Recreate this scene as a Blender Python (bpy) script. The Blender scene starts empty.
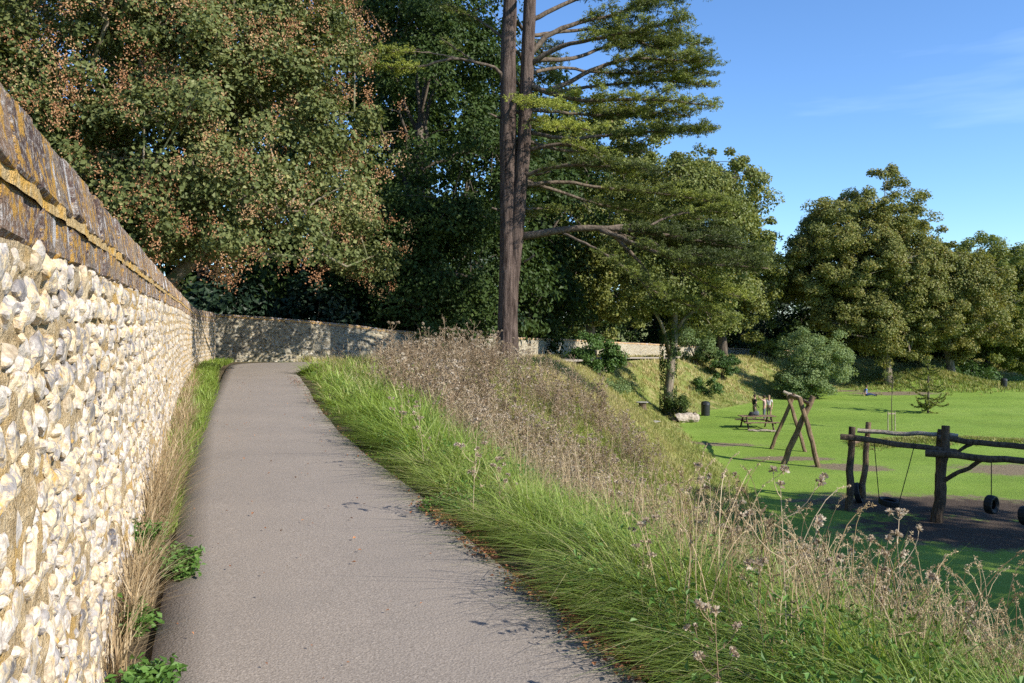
import bpy, bmesh, math, random
import numpy as np
from mathutils import Vector

random.seed(7); rng = np.random.default_rng(7)
scene = bpy.context.scene
COL = scene.collection
EYE = 6.6                      # eye height above the lawn, the path lies 1.6 m below it
F = 800.0                      # focal length in pixels of the 1024 px wide photograph

# ---------------------------------------------------------------- camera, light
cam_d = bpy.data.cameras.new("camera"); cam = bpy.data.objects.new("camera", cam_d); COL.objects.link(cam)
cam.location = (0, 0, EYE); cam.rotation_euler = (math.radians(90), 0, 0)
cam_d.sensor_width = 36; cam_d.lens = 36 * F / 1024; cam_d.shift_y = -23.5 / 1024
cam_d.clip_start = 0.05; cam_d.clip_end = 6000
scene.camera = cam

SUN_EL = math.radians(32)
SUN_H = Vector((0.84, -0.545, 0)).normalized()
SUN_DIR = Vector((SUN_H.x * math.cos(SUN_EL), SUN_H.y * math.cos(SUN_EL), math.sin(SUN_EL)))
sun_d = bpy.data.lights.new("sun", 'SUN'); sun = bpy.data.objects.new("sun", sun_d); COL.objects.link(sun)
sun_d.energy = 4.6; sun_d.angle = math.radians(0.5); sun_d.color = (1.0, 0.935, 0.83)
sun.rotation_euler = SUN_DIR.to_track_quat('Z', 'Y').to_euler()

world = bpy.data.worlds.new("World"); scene.world = world; world.use_nodes = True
wt = world.node_tree; wn = wt.nodes; wl = wt.links; wn.clear()
wo = wn.new('ShaderNodeOutputWorld'); wb = wn.new('ShaderNodeBackground'); sk = wn.new('ShaderNodeTexSky')
sk.sky_type = 'NISHITA'; sk.sun_disc = False; sk.sun_elevation = SUN_EL
sk.sun_rotation = math.atan2(SUN_H.x, SUN_H.y)
sk.air_density = 1.0; sk.dust_density = 0.0; sk.ozone_density = 4.5
wb.inputs['Strength'].default_value = 0.122
# thin streaks of cirrus
tc = wn.new('ShaderNodeTexCoord'); mp = wn.new('ShaderNodeMapping'); nz = wn.new('ShaderNodeTexNoise'); rp = wn.new('ShaderNodeValToRGB')
mp.inputs['Rotation'].default_value = (0, math.radians(22), math.radians(0)); mp.inputs['Scale'].default_value = (1.2, 1.0, 9.0)
nz.inputs['Scale'].default_value = 1.6; nz.inputs['Detail'].default_value = 5; nz.inputs['Roughness'].default_value = 0.55
rp.color_ramp.elements[0].position = 0.52; rp.color_ramp.elements[0].color = (0, 0, 0, 1)
rp.color_ramp.elements[1].position = 0.85; rp.color_ramp.elements[1].color = (0.42, 0.42, 0.42, 1)
mx = wn.new('ShaderNodeMixRGB'); mx.inputs['Color2'].default_value = (4.2, 5.6, 8.6, 1)
wl.new(tc.outputs['Generated'], mp.inputs['Vector']); wl.new(mp.outputs[0], nz.inputs['Vector']); wl.new(nz.outputs['Fac'], rp.inputs['Fac'])
tn = wn.new('ShaderNodeMixRGB'); tn.blend_type = 'MULTIPLY'; tn.inputs['Fac'].default_value = 1; tn.inputs['Color2'].default_value = (.76, .915, 1.08, 1)   # deep clear blue of the photograph's white balance
wl.new(sk.outputs[0], tn.inputs['Color1'])
wl.new(rp.outputs['Color'], mx.inputs['Fac']); wl.new(tn.outputs[0], mx.inputs['Color1']); wl.new(mx.outputs[0], wb.inputs['Color'])
wl.new(wb.outputs[0], wo.inputs['Surface'])

scene.render.engine = 'CYCLES'
scene.cycles.max_bounces = 6; scene.cycles.diffuse_bounces = 3; scene.cycles.glossy_bounces = 2
scene.cycles.transmission_bounces = 4; scene.cycles.transparent_max_bounces = 4
scene.cycles.use_denoising = False
vs = scene.view_settings
vs.view_transform = 'Standard'; vs.look = 'None'; vs.gamma = 1.0; vs.exposure = 0.82; vs.use_curve_mapping = False

# ---------------------------------------------------------------- small maths
def hash2(i, j, s=0):
    n = (i * 374761393 + j * 668265263 + s * 974634777) & 0x7fffffff
    n = ((n ^ (n >> 13)) * 1274126177) & 0x7fffffff
    return ((n ^ (n >> 16)) & 0xffff) / 65535.0
def vnoise(x, y, s=0):
    x = np.asarray(x, float); y = np.asarray(y, float)
    i = np.floor(x).astype(np.int64); j = np.floor(y).astype(np.int64)
    fx = x - i; fy = y - j; fx = fx * fx * (3 - 2 * fx); fy = fy * fy * (3 - 2 * fy)
    a = hash2(i, j, s); b = hash2(i + 1, j, s); c = hash2(i, j + 1, s); d = hash2(i + 1, j + 1, s)
    return (a * (1 - fx) + b * fx) * (1 - fy) + (c * (1 - fx) + d * fx) * fy
def fbm(x, y, s=0, o=3):
    r = 0; a = 0.5; t = 0
    for k in range(o):
        r = r + a * vnoise(np.asarray(x) * 2 ** k, np.asarray(y) * 2 ** k, s + k); t += a; a *= 0.5
    return r / t
def sstep(t):
    t = np.clip(t, 0, 1); return t * t * (3 - 2 * t)
def norm(v):
    return v / np.maximum(np.linalg.norm(v, axis=-1, keepdims=True), 1e-9)
def US(u, s):                                  # path frame (u to the right, s ahead) to world
    return (0.932 * u - 0.362 * s, 0.362 * u + 0.932 * s)
def pline_dist(x, y, P):
    """unsigned distance, side (+ = right of travel) and arc position of the nearest point"""
    x = np.asarray(x, float); y = np.asarray(y, float)
    best = np.full(x.shape, 1e18); side = np.zeros(x.shape); arc = np.zeros(x.shape); acc = 0.0
    for (x0, y0), (x1, y1) in zip(P[:-1], P[1:]):
        dx, dy = x1 - x0, y1 - y0; L2 = dx * dx + dy * dy; L = math.sqrt(L2)
        t = np.clip(((x - x0) * dx + (y - y0) * dy) / L2, 0, 1)
        qx, qy = x0 + t * dx, y0 + t * dy
        d2 = (x - qx) ** 2 + (y - qy) ** 2
        cr = (x - x0) * dy - (y - y0) * dx
        m = d2 < best - 1e-9
        best = np.where(m, d2, best); side = np.where(m, cr, side); arc = np.where(m, acc + t * L, arc)
        acc += L
    return np.sqrt(best), np.sign(side), arc
def sdist(x, y, P):
    d, s, a = pline_dist(x, y, P); return d * s
def smooth_line(P, n=3):
    for _ in range(n):
        Q = [P[0]]
        for a, b in zip(P[:-1], P[1:]):
            Q += [tuple(.75 * np.array(a) + .25 * np.array(b)), tuple(.25 * np.array(a) + .75 * np.array(b))]
        Q.append(P[-1]); P = Q
    return P

# ---------------------------------------------------------------- terrain
CREST = smooth_line([US(2.5, -30), US(2.5, -6), US(2.5, 6), US(2.9, 11), US(3.6, 15.5), (-2.2, 19.5), (0.2, 25.5), (1.6, 33), (2.6, 45), (5.0, 56.5), (13.5, 67), (27, 81), (34, 86), (46, 92), (62, 103), (95, 120)], 2)
def zplat(y):
    return np.interp(y, [-40, 27, 31, 34, 37, 45, 60, 70, 85, 105, 140, 400], [5.0, 5.0, 4.9, 4.62, 4.42, 4.2, 3.65, 3.15, 2.4, 1.5, 0.8, 0.3])
def bank_t(x, y):
    w = np.interp(y, [0, 30, 50, 60, 100], [9.0, 8.5, 7.2, 7.5, 9.0])
    return sdist(x, y, CREST) / w
PATH_R = smooth_line([US(1.84, -12), US(1.83, 6), US(1.78, 10), US(1.95, 15), (-5.15, 20.0), (-6.7, 24.2), (-6.3, 26.6), (-4.9, 28.2), (-2.6, 30.0), (-1.2, 32.4), (0.2, 37), (4.0, 48), (7.4, 58.3), (14, 67)], 2)
PATH_L = smooth_line([US(-.27, -12), US(-.24, 4), US(-.10, 10), US(.05, 15), (-7.5, 20.6), (-9.6, 27.0), (-10.1, 29.3), (-8.6, 30.4), (-4.9, 32.3), (-3.2, 34.4), (-1.9, 38), (1.9, 49), (5.2, 59.6), (12, 69)], 2)
def ground(x, y):
    x = np.asarray(x, float); y = np.asarray(y, float)
    t = bank_t(x, y)
    tt = t + 0.05 * (fbm(x * .35, y * .35, 5) - .5) * (t > 0)
    z = zplat(y) * (1 - (.5 * sstep(tt) + .5 * np.sin(np.clip(tt, 0, 1) * np.pi / 2)))
    z = z + 0.22 * (fbm(x * .3, y * .3, 9) - .5) * sstep(t * 3) * (1 - sstep(t - .8))
    z = z + 0.10 * (fbm(x * .12, y * .12, 3) - .5) * sstep(t - .6)
    # low mound below the far chestnuts and the rough tussocks beyond the log frame
    z = z + 1.5 * np.exp(-((x - 40) / 5.0) ** 2 - ((y - 77.5) / 3.2) ** 2)
    z = z + 0.35 * np.exp(-((x - 22.5) / 4.5) ** 2 - ((y - 41.5) / 1.3) ** 2)
    # the embankment's own right-hand rise behind the far trees
    return z
def gz(x, y):
    return float(ground(np.array([x]), np.array([y]))[0])

# ---------------------------------------------------------------- mesh building
def mesh_np(name, V, faces, mat_ids=None, attr=None, smooth=False):
    """faces: list of int arrays (m,k)"""
    me = bpy.data.meshes.new(name)
    V = np.asarray(V, np.float32)
    me.vertices.add(len(V)); me.vertices.foreach_set("co", V.ravel())
    li = np.concatenate([f.ravel() for f in faces]).astype(np.int32)
    tot = np.concatenate([np.full(len(f), f.shape[1]) for f in faces]).astype(np.int32)
    st = np.concatenate([[0], np.cumsum(tot)[:-1]]).astype(np.int32)
    me.loops.add(len(li)); me.loops.foreach_set("vertex_index", li)
    me.polygons.add(len(tot)); me.polygons.foreach_set("loop_start", st); me.polygons.foreach_set("loop_total", tot)
    if mat_ids is not None: me.polygons.foreach_set("material_index", np.asarray(mat_ids, np.int32))
    me.polygons.foreach_set("use_smooth", np.full(len(tot), bool(smooth)))
    if attr is not None:
        for k, a in attr.items():
            at = me.attributes.new(k, 'FLOAT', 'POINT'); at.data.foreach_set("value", np.asarray(a, np.float32))
    me.update(calc_edges=True)
    return me

class MB:
    """collects vertex/face arrays; build() links them as one mesh object"""
    def __init__(s): s.V = []; s.Fc = {}; s.n = 0; s.A = []
    def add(s, V, Fs, mat=0, v=0.5):
        V = np.asarray(V, float)
        if not isinstance(Fs, (list, tuple)): Fs = [Fs]
        for f in Fs:
            f = np.asarray(f)
            if len(f): s.Fc.setdefault((f.shape[1], mat), []).append(f + s.n)
        s.V.append(V); s.A.append(np.broadcast_to(np.asarray(v, float), (len(V),)))
        s.n += len(V)
    def mesh(s, name, mats, smooth=False):
        fs, ids = [], []
        for (k, m), L in s.Fc.items():
            a = np.concatenate(L); fs.append(a); ids.append(np.full(len(a), m))
        me = mesh_np(name, np.concatenate(s.V), fs, np.concatenate(ids), {'v': np.concatenate(s.A)}, smooth)
        for m in (mats if isinstance(mats, (list, tuple)) else [mats]): me.materials.append(m)
        return me
    def build(s, name, mats, parent=None, smooth=False):
        o = bpy.data.objects.new(name, s.mesh(name, mats, smooth)); COL.objects.link(o)
        if parent is not None: place_under(o, parent)
        return o
def place_under(o, parent):
    """parent o (modelled in world space) under parent without moving it"""
    o.parent = parent
    o.matrix_parent_inverse = parent.matrix_basis.inverted()
def tag(o, label=None, cat=None, group=None, kind=None):
    if label: o['label'] = label
    if cat: o['category'] = cat
    if group: o['group'] = group
    if kind: o['kind'] = kind
    return o
def empty(name, loc, label, cat, group=None, rz=0):
    o = bpy.data.objects.new(name, None); COL.objects.link(o); o.location = loc; o.rotation_euler = (0, 0, rz)
    o.empty_display_size = 0.2
    return tag(o, label, cat, group)
def child(o, parent):
    """o was modelled in the parent's local space"""
    o.parent = parent; return o
def copy_tree(o, parent=None):
    c = o.copy(); COL.objects.link(c)
    if parent is not None: c.parent = parent
    for ch in [q for q in COL.objects if q.parent == o]: copy_tree(ch, c)
    return c

def tube(P, R, n=8, cap=True, jit=0.0, seed=0):
    P = np.asarray(P, float); m = len(P); R = np.broadcast_to(np.asarray(R, float), (m,))
    T = np.gradient(P, axis=0); T = norm(T)
    ref = np.array([0, 0, 1.0]) if abs(T[0][2]) < .9 else np.array([1.0, 0, 0])
    a = norm(np.cross(T, ref)); b = np.cross(T, a)
    ang = np.linspace(0, 2 * np.pi, n, endpoint=False)
    r_ = np.ones((m, n))
    if jit:
        q = np.random.default_rng(seed)
        r_ = 1 + jit * (q.random((m, n)) - .5) + jit * (q.random((1, n)) - .5) * 1.4
    V = P[:, None, :] + (R[:, None] * r_)[:, :, None] * (np.cos(ang)[None, :, None] * a[:, None, :] + np.sin(ang)[None, :, None] * b[:, None, :])
    V = V.reshape(-1, 3)
    i = np.arange(m - 1)[:, None] * n; j = np.arange(n)[None, :]; k = (j + 1) % n
    Q = np.stack([i + j, i + k, i + n + k, i + n + j], -1).reshape(-1, 4)
    Fs = [Q]
    if cap:
        c0 = len(V); V = np.vstack([V, P[0], P[-1]])
        j = np.arange(n); k = (j + 1) % n
        Fs.append(np.concatenate([np.stack([k, j, np.full(n, c0)], -1), np.stack([(m - 1) * n + j, (m - 1) * n + k, np.full(n, c0 + 1)], -1)]))
    return V, Fs
def bez(p0, p1, p2, p3, n=8):
    t = np.linspace(0, 1, n)[:, None]; p0, p1, p2, p3 = map(np.asarray, (p0, p1, p2, p3))
    return (1 - t) ** 3 * p0 + 3 * (1 - t) ** 2 * t * p1 + 3 * (1 - t) * t * t * p2 + t ** 3 * p3
def resample(P, n):
    P = np.asarray(P, float); d = np.concatenate([[0], np.cumsum(np.linalg.norm(np.diff(P, axis=0), axis=1))])
    t = np.linspace(0, d[-1], n); return np.stack([np.interp(t, d, P[:, k]) for k in range(P.shape[1])], -1)
def box(cx, cy, cz, sx, sy, sz, rz=0.0, bev=0.0):
    """box centred at c with full sizes s; bev chamfers all edges"""
    h = np.array([sx, sy, sz]) / 2
    if bev <= 0:
        V = np.array([[x, y, z] for z in (-1, 1) for y in (-1, 1) for x in (-1, 1)], float) * h
        Q = [np.array([[0, 2, 3, 1], [4, 5, 7, 6], [0, 1, 5, 4], [2, 6, 7, 3], [0, 4, 6, 2], [1, 3, 7, 5]])]
    else:
        b = min(bev, h.min() * .9); V = []; idx = {}
        for sz_ in (-1, 1):
            for sy_ in (-1, 1):
                for sx_ in (-1, 1):
                    s = np.array([sx_, sy_, sz_])
                    for a in range(3):
                        p = s * h; q = s * b; q[a] = 0; p = p - q; idx[(sx_, sy_, sz_, a)] = len(V); V.append(p)
        V = np.array(V); Q4 = []; T = []
        for a in range(3):
            o = [k for k in range(3) if k != a]
            for s in (-1, 1):
                f = []
                for (p, q) in ((-1, -1), (1, -1), (1, 1), (-1, 1)):
                    k = [0, 0, 0]; k[a] = s; k[o[0]] = p; k[o[1]] = q; f.append(idx[(*k, a)])
                Q4.append(f)
        for a in range(3):
            o = [k for k in range(3) if k != a]
            for p in (-1, 1):
                for q in (-1, 1):
                    k0 = [0, 0, 0]; k0[a] = -1; k0[o[0]] = p; k0[o[1]] = q; k1 = list(k0); k1[a] = 1
                    Q4.append([idx[(*k0, o[0])], idx[(*k1, o[0])], idx[(*k1, o[1])], idx[(*k0, o[1])]])
        for x in (-1, 1):
            for y in (-1, 1):
                for z in (-1, 1): T.append([idx[(x, y, z, 0)], idx[(x, y, z, 1)], idx[(x, y, z, 2)]])
        Q4 = np.array(Q4); T = np.array(T)
        def fix(Fa):
            for f in Fa:
                c = V[f].mean(0); nn = np.cross(V[f[1]] - V[f[0]], V[f[2]] - V[f[1]])
                if nn @ c < 0: f[:] = f[::-1]
            return Fa
        Q = [fix(Q4), fix(T)]
    c, s = math.cos(rz), math.sin(rz)
    V = V @ np.array([[c, s, 0], [-s, c, 0], [0, 0, 1]]) + np.array([cx, cy, cz])
    return V, Q
_ico = {}
def ico(sub):
    if sub not in _ico:
        bm = bmesh.new(); bmesh.ops.create_icosphere(bm, subdivisions=sub, radius=1)
        V = np.array([v.co[:] for v in bm.verts]); Fa = np.array([[v.index for v in f.verts] for f in bm.faces]); bm.free(); _ico[sub] = (V, Fa)
    return _ico[sub]

# ---------------------------------------------------------------- materials
def lin(c): return tuple(((x / 255) / 12.92 if x / 255 <= .04045 else (((x / 255) + .055) / 1.055) ** 2.4) for x in c) + (1,)
class N:
    def __init__(s, name):
        s.m = bpy.data.materials.new(name); s.m.use_nodes = True; s.t = s.m.node_tree; s.n = s.t.nodes; s.l = s.t.links; s.n.clear()
        s.out = s.n.new('ShaderNodeOutputMaterial'); s.p = s.n.new('ShaderNodeBsdfPrincipled'); s.p.inputs['Roughness'].default_value = .8
        s.p.inputs['Specular IOR Level'].default_value = .25
        s.l.new(s.p.outputs[0], s.out.inputs['Surface']); s.co = s.n.new('ShaderNodeTexCoord')
    def noise(s, scale, detail=4, rough=.6, vec=None, stretch=None, dist=0):
        n = s.n.new('ShaderNodeTexNoise'); n.inputs['Scale'].default_value = scale; n.inputs['Detail'].default_value = detail; n.inputs['Roughness'].default_value = rough; n.inputs['Distortion'].default_value = dist
        v = vec or s.co.outputs['Object']
        if stretch:
            m = s.n.new('ShaderNodeMapping'); m.inputs['Scale'].default_value = stretch; s.l.new(v, m.inputs['Vector']); v = m.outputs[0]
        s.l.new(v, n.inputs['Vector']); return n.outputs['Fac']
    def vor(s, scale, feature='F1', out='Distance', stretch=None):
        n = s.n.new('ShaderNodeTexVoronoi'); n.feature = feature; n.inputs['Scale'].default_value = scale
        v = s.co.outputs['Object']
        if stretch:
            m = s.n.new('ShaderNodeMapping'); m.inputs['Scale'].default_value = stretch; s.l.new(v, m.inputs['Vector']); v = m.outputs[0]
        s.l.new(v, n.inputs['Vector']); return n.outputs[out]
    def ramp(s, fac, stops, const=False):
        r = s.n.new('ShaderNodeValToRGB'); cr = r.color_ramp
        if const: cr.interpolation = 'CONSTANT'
        while len(cr.elements) < len(stops): cr.elements.new(.5)
        for e, (p, c) in zip(cr.elements, stops): e.position = p; e.color = c if len(c) == 4 else (*c, 1)
        s.l.new(fac, r.inputs['Fac']); return r.outputs['Color']
    def f(s, fac, a, b, lo=0, hi=1):
        m = s.n.new('ShaderNodeMapRange'); m.inputs[1].default_value = a; m.inputs[2].default_value = b; m.inputs[3].default_value = lo; m.inputs[4].default_value = hi
        s.l.new(fac, m.inputs[0]); return m.outputs[0]
    def mix(s, fac, a, b, mode='MIX'):
        m = s.n.new('ShaderNodeMixRGB'); m.blend_type = mode
        for i, x in enumerate((fac, a, b)):
            if hasattr(x, 'links'): s.l.new(x, m.inputs[i])
            elif i == 0: m.inputs[0].default_value = x
            else: m.inputs[i].default_value = x if len(x) == 4 else (*x, 1)
        return m.outputs[0]
    def math(s, op, a, b=0):
        m = s.n.new('ShaderNodeMath'); m.operation = op
        for i, x in enumerate((a, b)):
            if hasattr(x, 'links'): s.l.new(x, m.inputs[i])
            else: m.inputs[i].default_value = x
        return m.outputs[0]
    def attr(s, name='v'):
        a = s.n.new('ShaderNodeAttribute'); a.attribute_name = name; return a.outputs['Fac']
    def bump(s, h, strength=.5, dist=.02, prev=None):
        b = s.n.new('ShaderNodeBump'); b.inputs['Strength'].default_value = strength; b.inputs['Distance'].default_value = dist
        s.l.new(h, b.inputs['Height'])
        if prev: s.l.new(prev, b.inputs['Normal'])
        return b.outputs[0]
    def done(s, col=None, nrm=None, rough=None, spec=None):
        if col is not None:
            if hasattr(col, 'links'): s.l.new(col, s.p.inputs['Base Color'])
            else: s.p.inputs['Base Color'].default_value = col if len(col) == 4 else (*col, 1)
        if nrm: s.l.new(nrm, s.p.inputs['Normal'])
        if rough is not None:
            if hasattr(rough, 'links'): s.l.new(rough, s.p.inputs['Roughness'])
            else: s.p.inputs['Roughness'].default_value = rough
        if spec is not None: s.p.inputs['Specular IOR Level'].default_value = spec
        return s.m

def leaf_mat(name, stops, trans=.3, tint=(1.25, 1.15, .55), rough=.5, spec=.3, big=0.5):
    """leaf material: colour from the per-leaf value v and a slow noise from clump to clump"""
    k = N(name); v = k.attr('v'); n = k.noise(big, 2, .5)
    x = k.math('ADD', k.math('MULTIPLY', v, .8), k.math('MULTIPLY', k.f(n, .3, .7), .2))
    c = k.ramp(x, stops)
    k.done(c, rough=rough, spec=spec)
    tr = k.n.new('ShaderNodeBsdfTranslucent'); tc_ = k.mix(1.0, c, (*tint, 1), 'MULTIPLY'); k.l.new(tc_, tr.inputs['Color'])
    ms = k.n.new('ShaderNodeMixShader'); ms.inputs[0].default_value = trans
    k.l.new(k.p.outputs[0], ms.inputs[1]); k.l.new(tr.outputs[0], ms.inputs[2]); k.l.new(ms.outputs[0], k.out.inputs['Surface'])
    return k.m
def bark_mat(name, a, b, sc=6, zs=.18, bs=.8, bd=.04, moss=None):
    k = N(name); n = k.noise(sc, 5, .65, stretch=(1, 1, zs), dist=.4); n2 = k.noise(sc * 5, 3, .6, stretch=(1, 1, .4))
    c = k.ramp(n, [(.32, a), (.62, b)]); c = k.mix(k.f(n2, .35, .7, 0, .5), c, tuple(x * .55 for x in a[:3]))
    if moss: c = k.mix(k.f(k.noise(1.4, 4), .48, .62), c, moss)
    return k.done(c, k.bump(k.math('ADD', n, k.math('MULTIPLY', n2, .3)), bs, bd), .9, .15)

M = {}
def asphalt():
    k = N('asphalt'); a = k.noise(85, 3, .8); b = k.noise(1.1, 4, .6); c = k.noise(200, 2, .8); e = k.vor(80)
    col = k.ramp(a, [(.25, (.108, .087, .067)), (.48, (.208, .174, .140)), (.68, (.39, .333, .272))])
    col = k.mix(k.f(c, .35, .7, 0, .5), col, (.38, .335, .295))
    col = k.mix(k.f(b, .35, .7, 0, .3), col, (.15, .135, .12))
    d = k.noise(4.5, 5, .7); col = k.mix(k.f(d, .58, .75, 0, .35), col, (.24, .215, .185))
    return k.done(col, k.bump(k.math('ADD', k.math('MULTIPLY', e, .6), a), .55, .006), .85, .3)
M['asphalt'] = asphalt()
def terrain_mat():
    k = N('turf_and_soil')
    lawn = k.attr('lawn'); dirt = k.attr('dirt'); edge = k.attr('verge')
    n1 = k.noise(.22, 4, .6); n2 = k.noise(2.2, 5, .65); n3 = k.noise(26, 3, .7); n4 = k.noise(.9, 3, .5)
    g = k.ramp(n1, [(.34, (.150, .235, .035)), (.5, (.185, .290, .045)), (.66, (.240, .340, .065))])
    g = k.mix(k.f(n2, .42, .72, 0, .5), g, (.26, .33, .075))
    g = k.mix(k.f(n3, .35, .65, 0, .35), g, (.10, .17, .03))
    st = k.noise(.5, 2, .4, stretch=(.12, 1, 1)); g = k.mix(k.f(st, .42, .62, 0, .35), g, (.23, .33, .05))
    b = k.ramp(n4, [(.3, (.10, .15, .03)), (.52, (.21, .235, .065)), (.7, (.36, .30, .14))])
    b = k.mix(k.f(n3, .4, .7, 0, .5), b, (.10, .11, .035))
    v = k.ramp(n2, [(.3, (.06, .045, .03)), (.6, (.14, .11, .065)), (.8, (.13, .15, .05))])
    soil = k.ramp(n3, [(.3, (.13, .10, .062)), (.55, (.22, .175, .11)), (.75, (.30, .25, .17))])
    lm = k.f(k.math('ADD', lawn, k.math('MULTIPLY', k.math('SUBTRACT', n2, .5), .5)), .42, .58)
    col = k.mix(lm, b, g)
    em = k.f(k.math('ADD', edge, k.math('MULTIPLY', k.math('SUBTRACT', n2, .5), .3)), .4, .6)
    col = k.mix(em, col, v)
    nd = k.math('ADD', dirt, k.math('MULTIPLY', k.math('SUBTRACT', k.noise(1.6, 5, .7), .5), 1.1))
    mulch_shade = k.ramp(n3, [(.3, (.035, .026, .02)), (.55, (.085, .064, .048)), (.75, (.15, .12, .09))])
    soil = k.mix(k.f(k.math('ADD', k.attr('mulch_shade'), k.math('MULTIPLY', k.math('SUBTRACT', n2, .5), .5)), .4, .6), soil, mulch_shade)
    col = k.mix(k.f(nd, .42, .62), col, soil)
    return k.done(col, k.bump(k.math('ADD', n3, k.math('MULTIPLY', n2, .8)), .8, .06), .95, .1)
M['turf'] = terrain_mat()
def flint():
    k = N('flint'); v = k.attr('v')
    a = k.noise(9, 5, .7, dist=.6); b = k.noise(45, 4, .7); c = k.noise(4, 3, .6, dist=1.2)
    cortex = k.ramp(b, [(.3, (.29, .24, .195)), (.5, (.50, .445, .385)), (.75, (.70, .65, .59))])
    core = k.ramp(c, [(.32, (.08, .074, .078)), (.44, (.22, .20, .195)), (.56, (.37, .34, .315)), (.70, (.52, .48, .43))])
    x = k.math('ADD', a, k.math('MULTIPLY', k.math('SUBTRACT', v, .5), .28))
    col = k.mix(k.f(x, .49, .55), cortex, core)
    tan = k.ramp(b, [(.3, (.24, .18, .11)), (.7, (.50, .41, .29))])
    col = k.mix(k.f(k.math('ABSOLUTE', k.math('SUBTRACT', v, .2)), .03, .06, .9, 0), col, tan)
    li = k.f(k.noise(14, 6, .8), .49, .55, 0, .9); col = k.mix(li, col, k.ramp(b, [(.3, (.42, .31, .17)), (.6, (.66, .53, .34))])); li = k.f(k.noise(9, 4, .7), .62, .68, 0, .8); col = k.mix(li, col, (.60, .36, .08))
    return k.done(col, k.bump(k.math('ADD', b, k.math('MULTIPLY', a, 1.2)), .6, .012), k.f(x, .5, .58, .85, .42), .3)
M['flint'] = flint()
def flint_dull():
    k = N('aged_flint'); v = k.attr('v'); b = k.noise(30, 4, .7); a = k.noise(.9, 4, .65)
    col = k.ramp(v, [(0, (.09, .09, .085)), (.3, (.22, .20, .165)), (.65, (.34, .31, .24)), (1, (.46, .43, .35))])
    col = k.mix(k.f(b, .35, .7, 0, .5), col, (.20, .17, .12)); col = k.mix(k.f(a, .45, .65, 0, .55), col, (.16, .15, .10))
    return k.done(col, k.bump(b, .5, .01), .9, .15)
M['flint_dull'] = flint_dull()
def mortar():
    k = N('lime_mortar'); a = k.noise(22, 5, .75); b = k.noise(3, 4, .6); c = k.noise(120, 3, .7)
    col = k.ramp(a, [(.3, (.26, .18, .095)), (.5, (.50, .37, .205)), (.72, (.68, .55, .36))])
    col = k.mix(k.f(b, .5, .66, 0, .8), col, (.66, .40, .10)); col = k.mix(k.f(c, .55, .75, 0, .5), col, (.72, .68, .60))
    col = k.mix(k.f(k.noise(1.2, 3), .5, .7, 0, .45), col, (.40, .36, .29))
    return k.done(col, k.bump(k.math('ADD', a, k.math('MULTIPLY', c, .5)), 1.0, .035), .95, .1)
M['mortar'] = mortar()
def coping():
    k = N('weathered_brick'); v = k.attr('v')
    a = k.noise(26, 5, .75); b = k.noise(13, 6, .75); c = k.noise(48, 5, .8)
    col = k.ramp(a, [(.3, (.075, .046, .042)), (.5, (.19, .125, .108)), (.7, (.36, .255, .20))])
    col = k.mix(k.f(v, .5, .9, 0, .55), col, (.46, .30, .18)); col = k.mix(k.f(v, .3, .1, 0, .6), col, (.09, .06, .055))
    col = k.mix(k.f(c, .49, .60, 0, .85), col, (.60, .55, .51)); col = k.mix(k.f(k.noise(2.2, 4), .5, .62, 0, .45), col, (.50, .42, .32))
    col = k.mix(k.f(b, .52, .57, 0, .92), col, (.66, .37, .08)); col = k.mix(k.f(k.noise(8, 5, .7), .60, .64, 0, .9), col, (.76, .72, .70))
    w = k.noise(5.5, 3, .6, stretch=(1, 1, .5)); col = k.mix(k.f(w, .63, .66, 0, .9), col, (.72, .70, .70))
    return k.done(col, k.bump(k.math('ADD', a, k.math('MULTIPLY', c, .8)), 1.0, .04), .92, .15)
M['coping'] = coping()
def farwall():
    k = N('coursed_flint'); 
    e = k.vor(7.5, 'F1', 'Distance', (1, 1, 1.5)); cc = k.n.new('ShaderNodeTexVoronoi'); cc.inputs['Scale'].default_value = 7.5
    m_ = k.n.new('ShaderNodeMapping'); m_.inputs['Scale'].default_value = (1, 1, 1.5); k.l.new(k.co.outputs['Object'], m_.inputs[0]); k.l.new(m_.outputs[0], cc.inputs['Vector'])
    sep = k.n.new('ShaderNodeSeparateColor'); k.l.new(cc.outputs['Color'], sep.inputs[0])
    st = k.ramp(sep.outputs[0], [(0, (.14, .14, .13)), (.3, (.30, .28, .24)), (.6, (.42, .40, .34)), (1, (.52, .50, .44))])
    col = k.mix(k.f(e, .30, .55), st, (.34, .29, .20)); n = k.noise(.8, 4); col = k.mix(k.f(n, .45, .65, 0, .5), col, (.34, .30, .22))
    return k.done(col, k.bump(k.f(e, .1, .7, 1, 0), .7, .05), .9, .2)
M['farwall'] = farwall()
def bedding():
    k = N('lichened_bedding'); a = k.noise(24, 5, .75); b = k.noise(7, 4, .7)
    col = k.ramp(a, [(.3, (.30, .20, .10)), (.5, (.55, .40, .20)), (.7, (.70, .58, .38))]); col = k.mix(k.f(b, .45, .6, 0, .8), col, (.66, .37, .07))
    return k.done(col, k.bump(a, 1.0, .04), .95, .1)
M['bedding'] = bedding()

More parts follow.
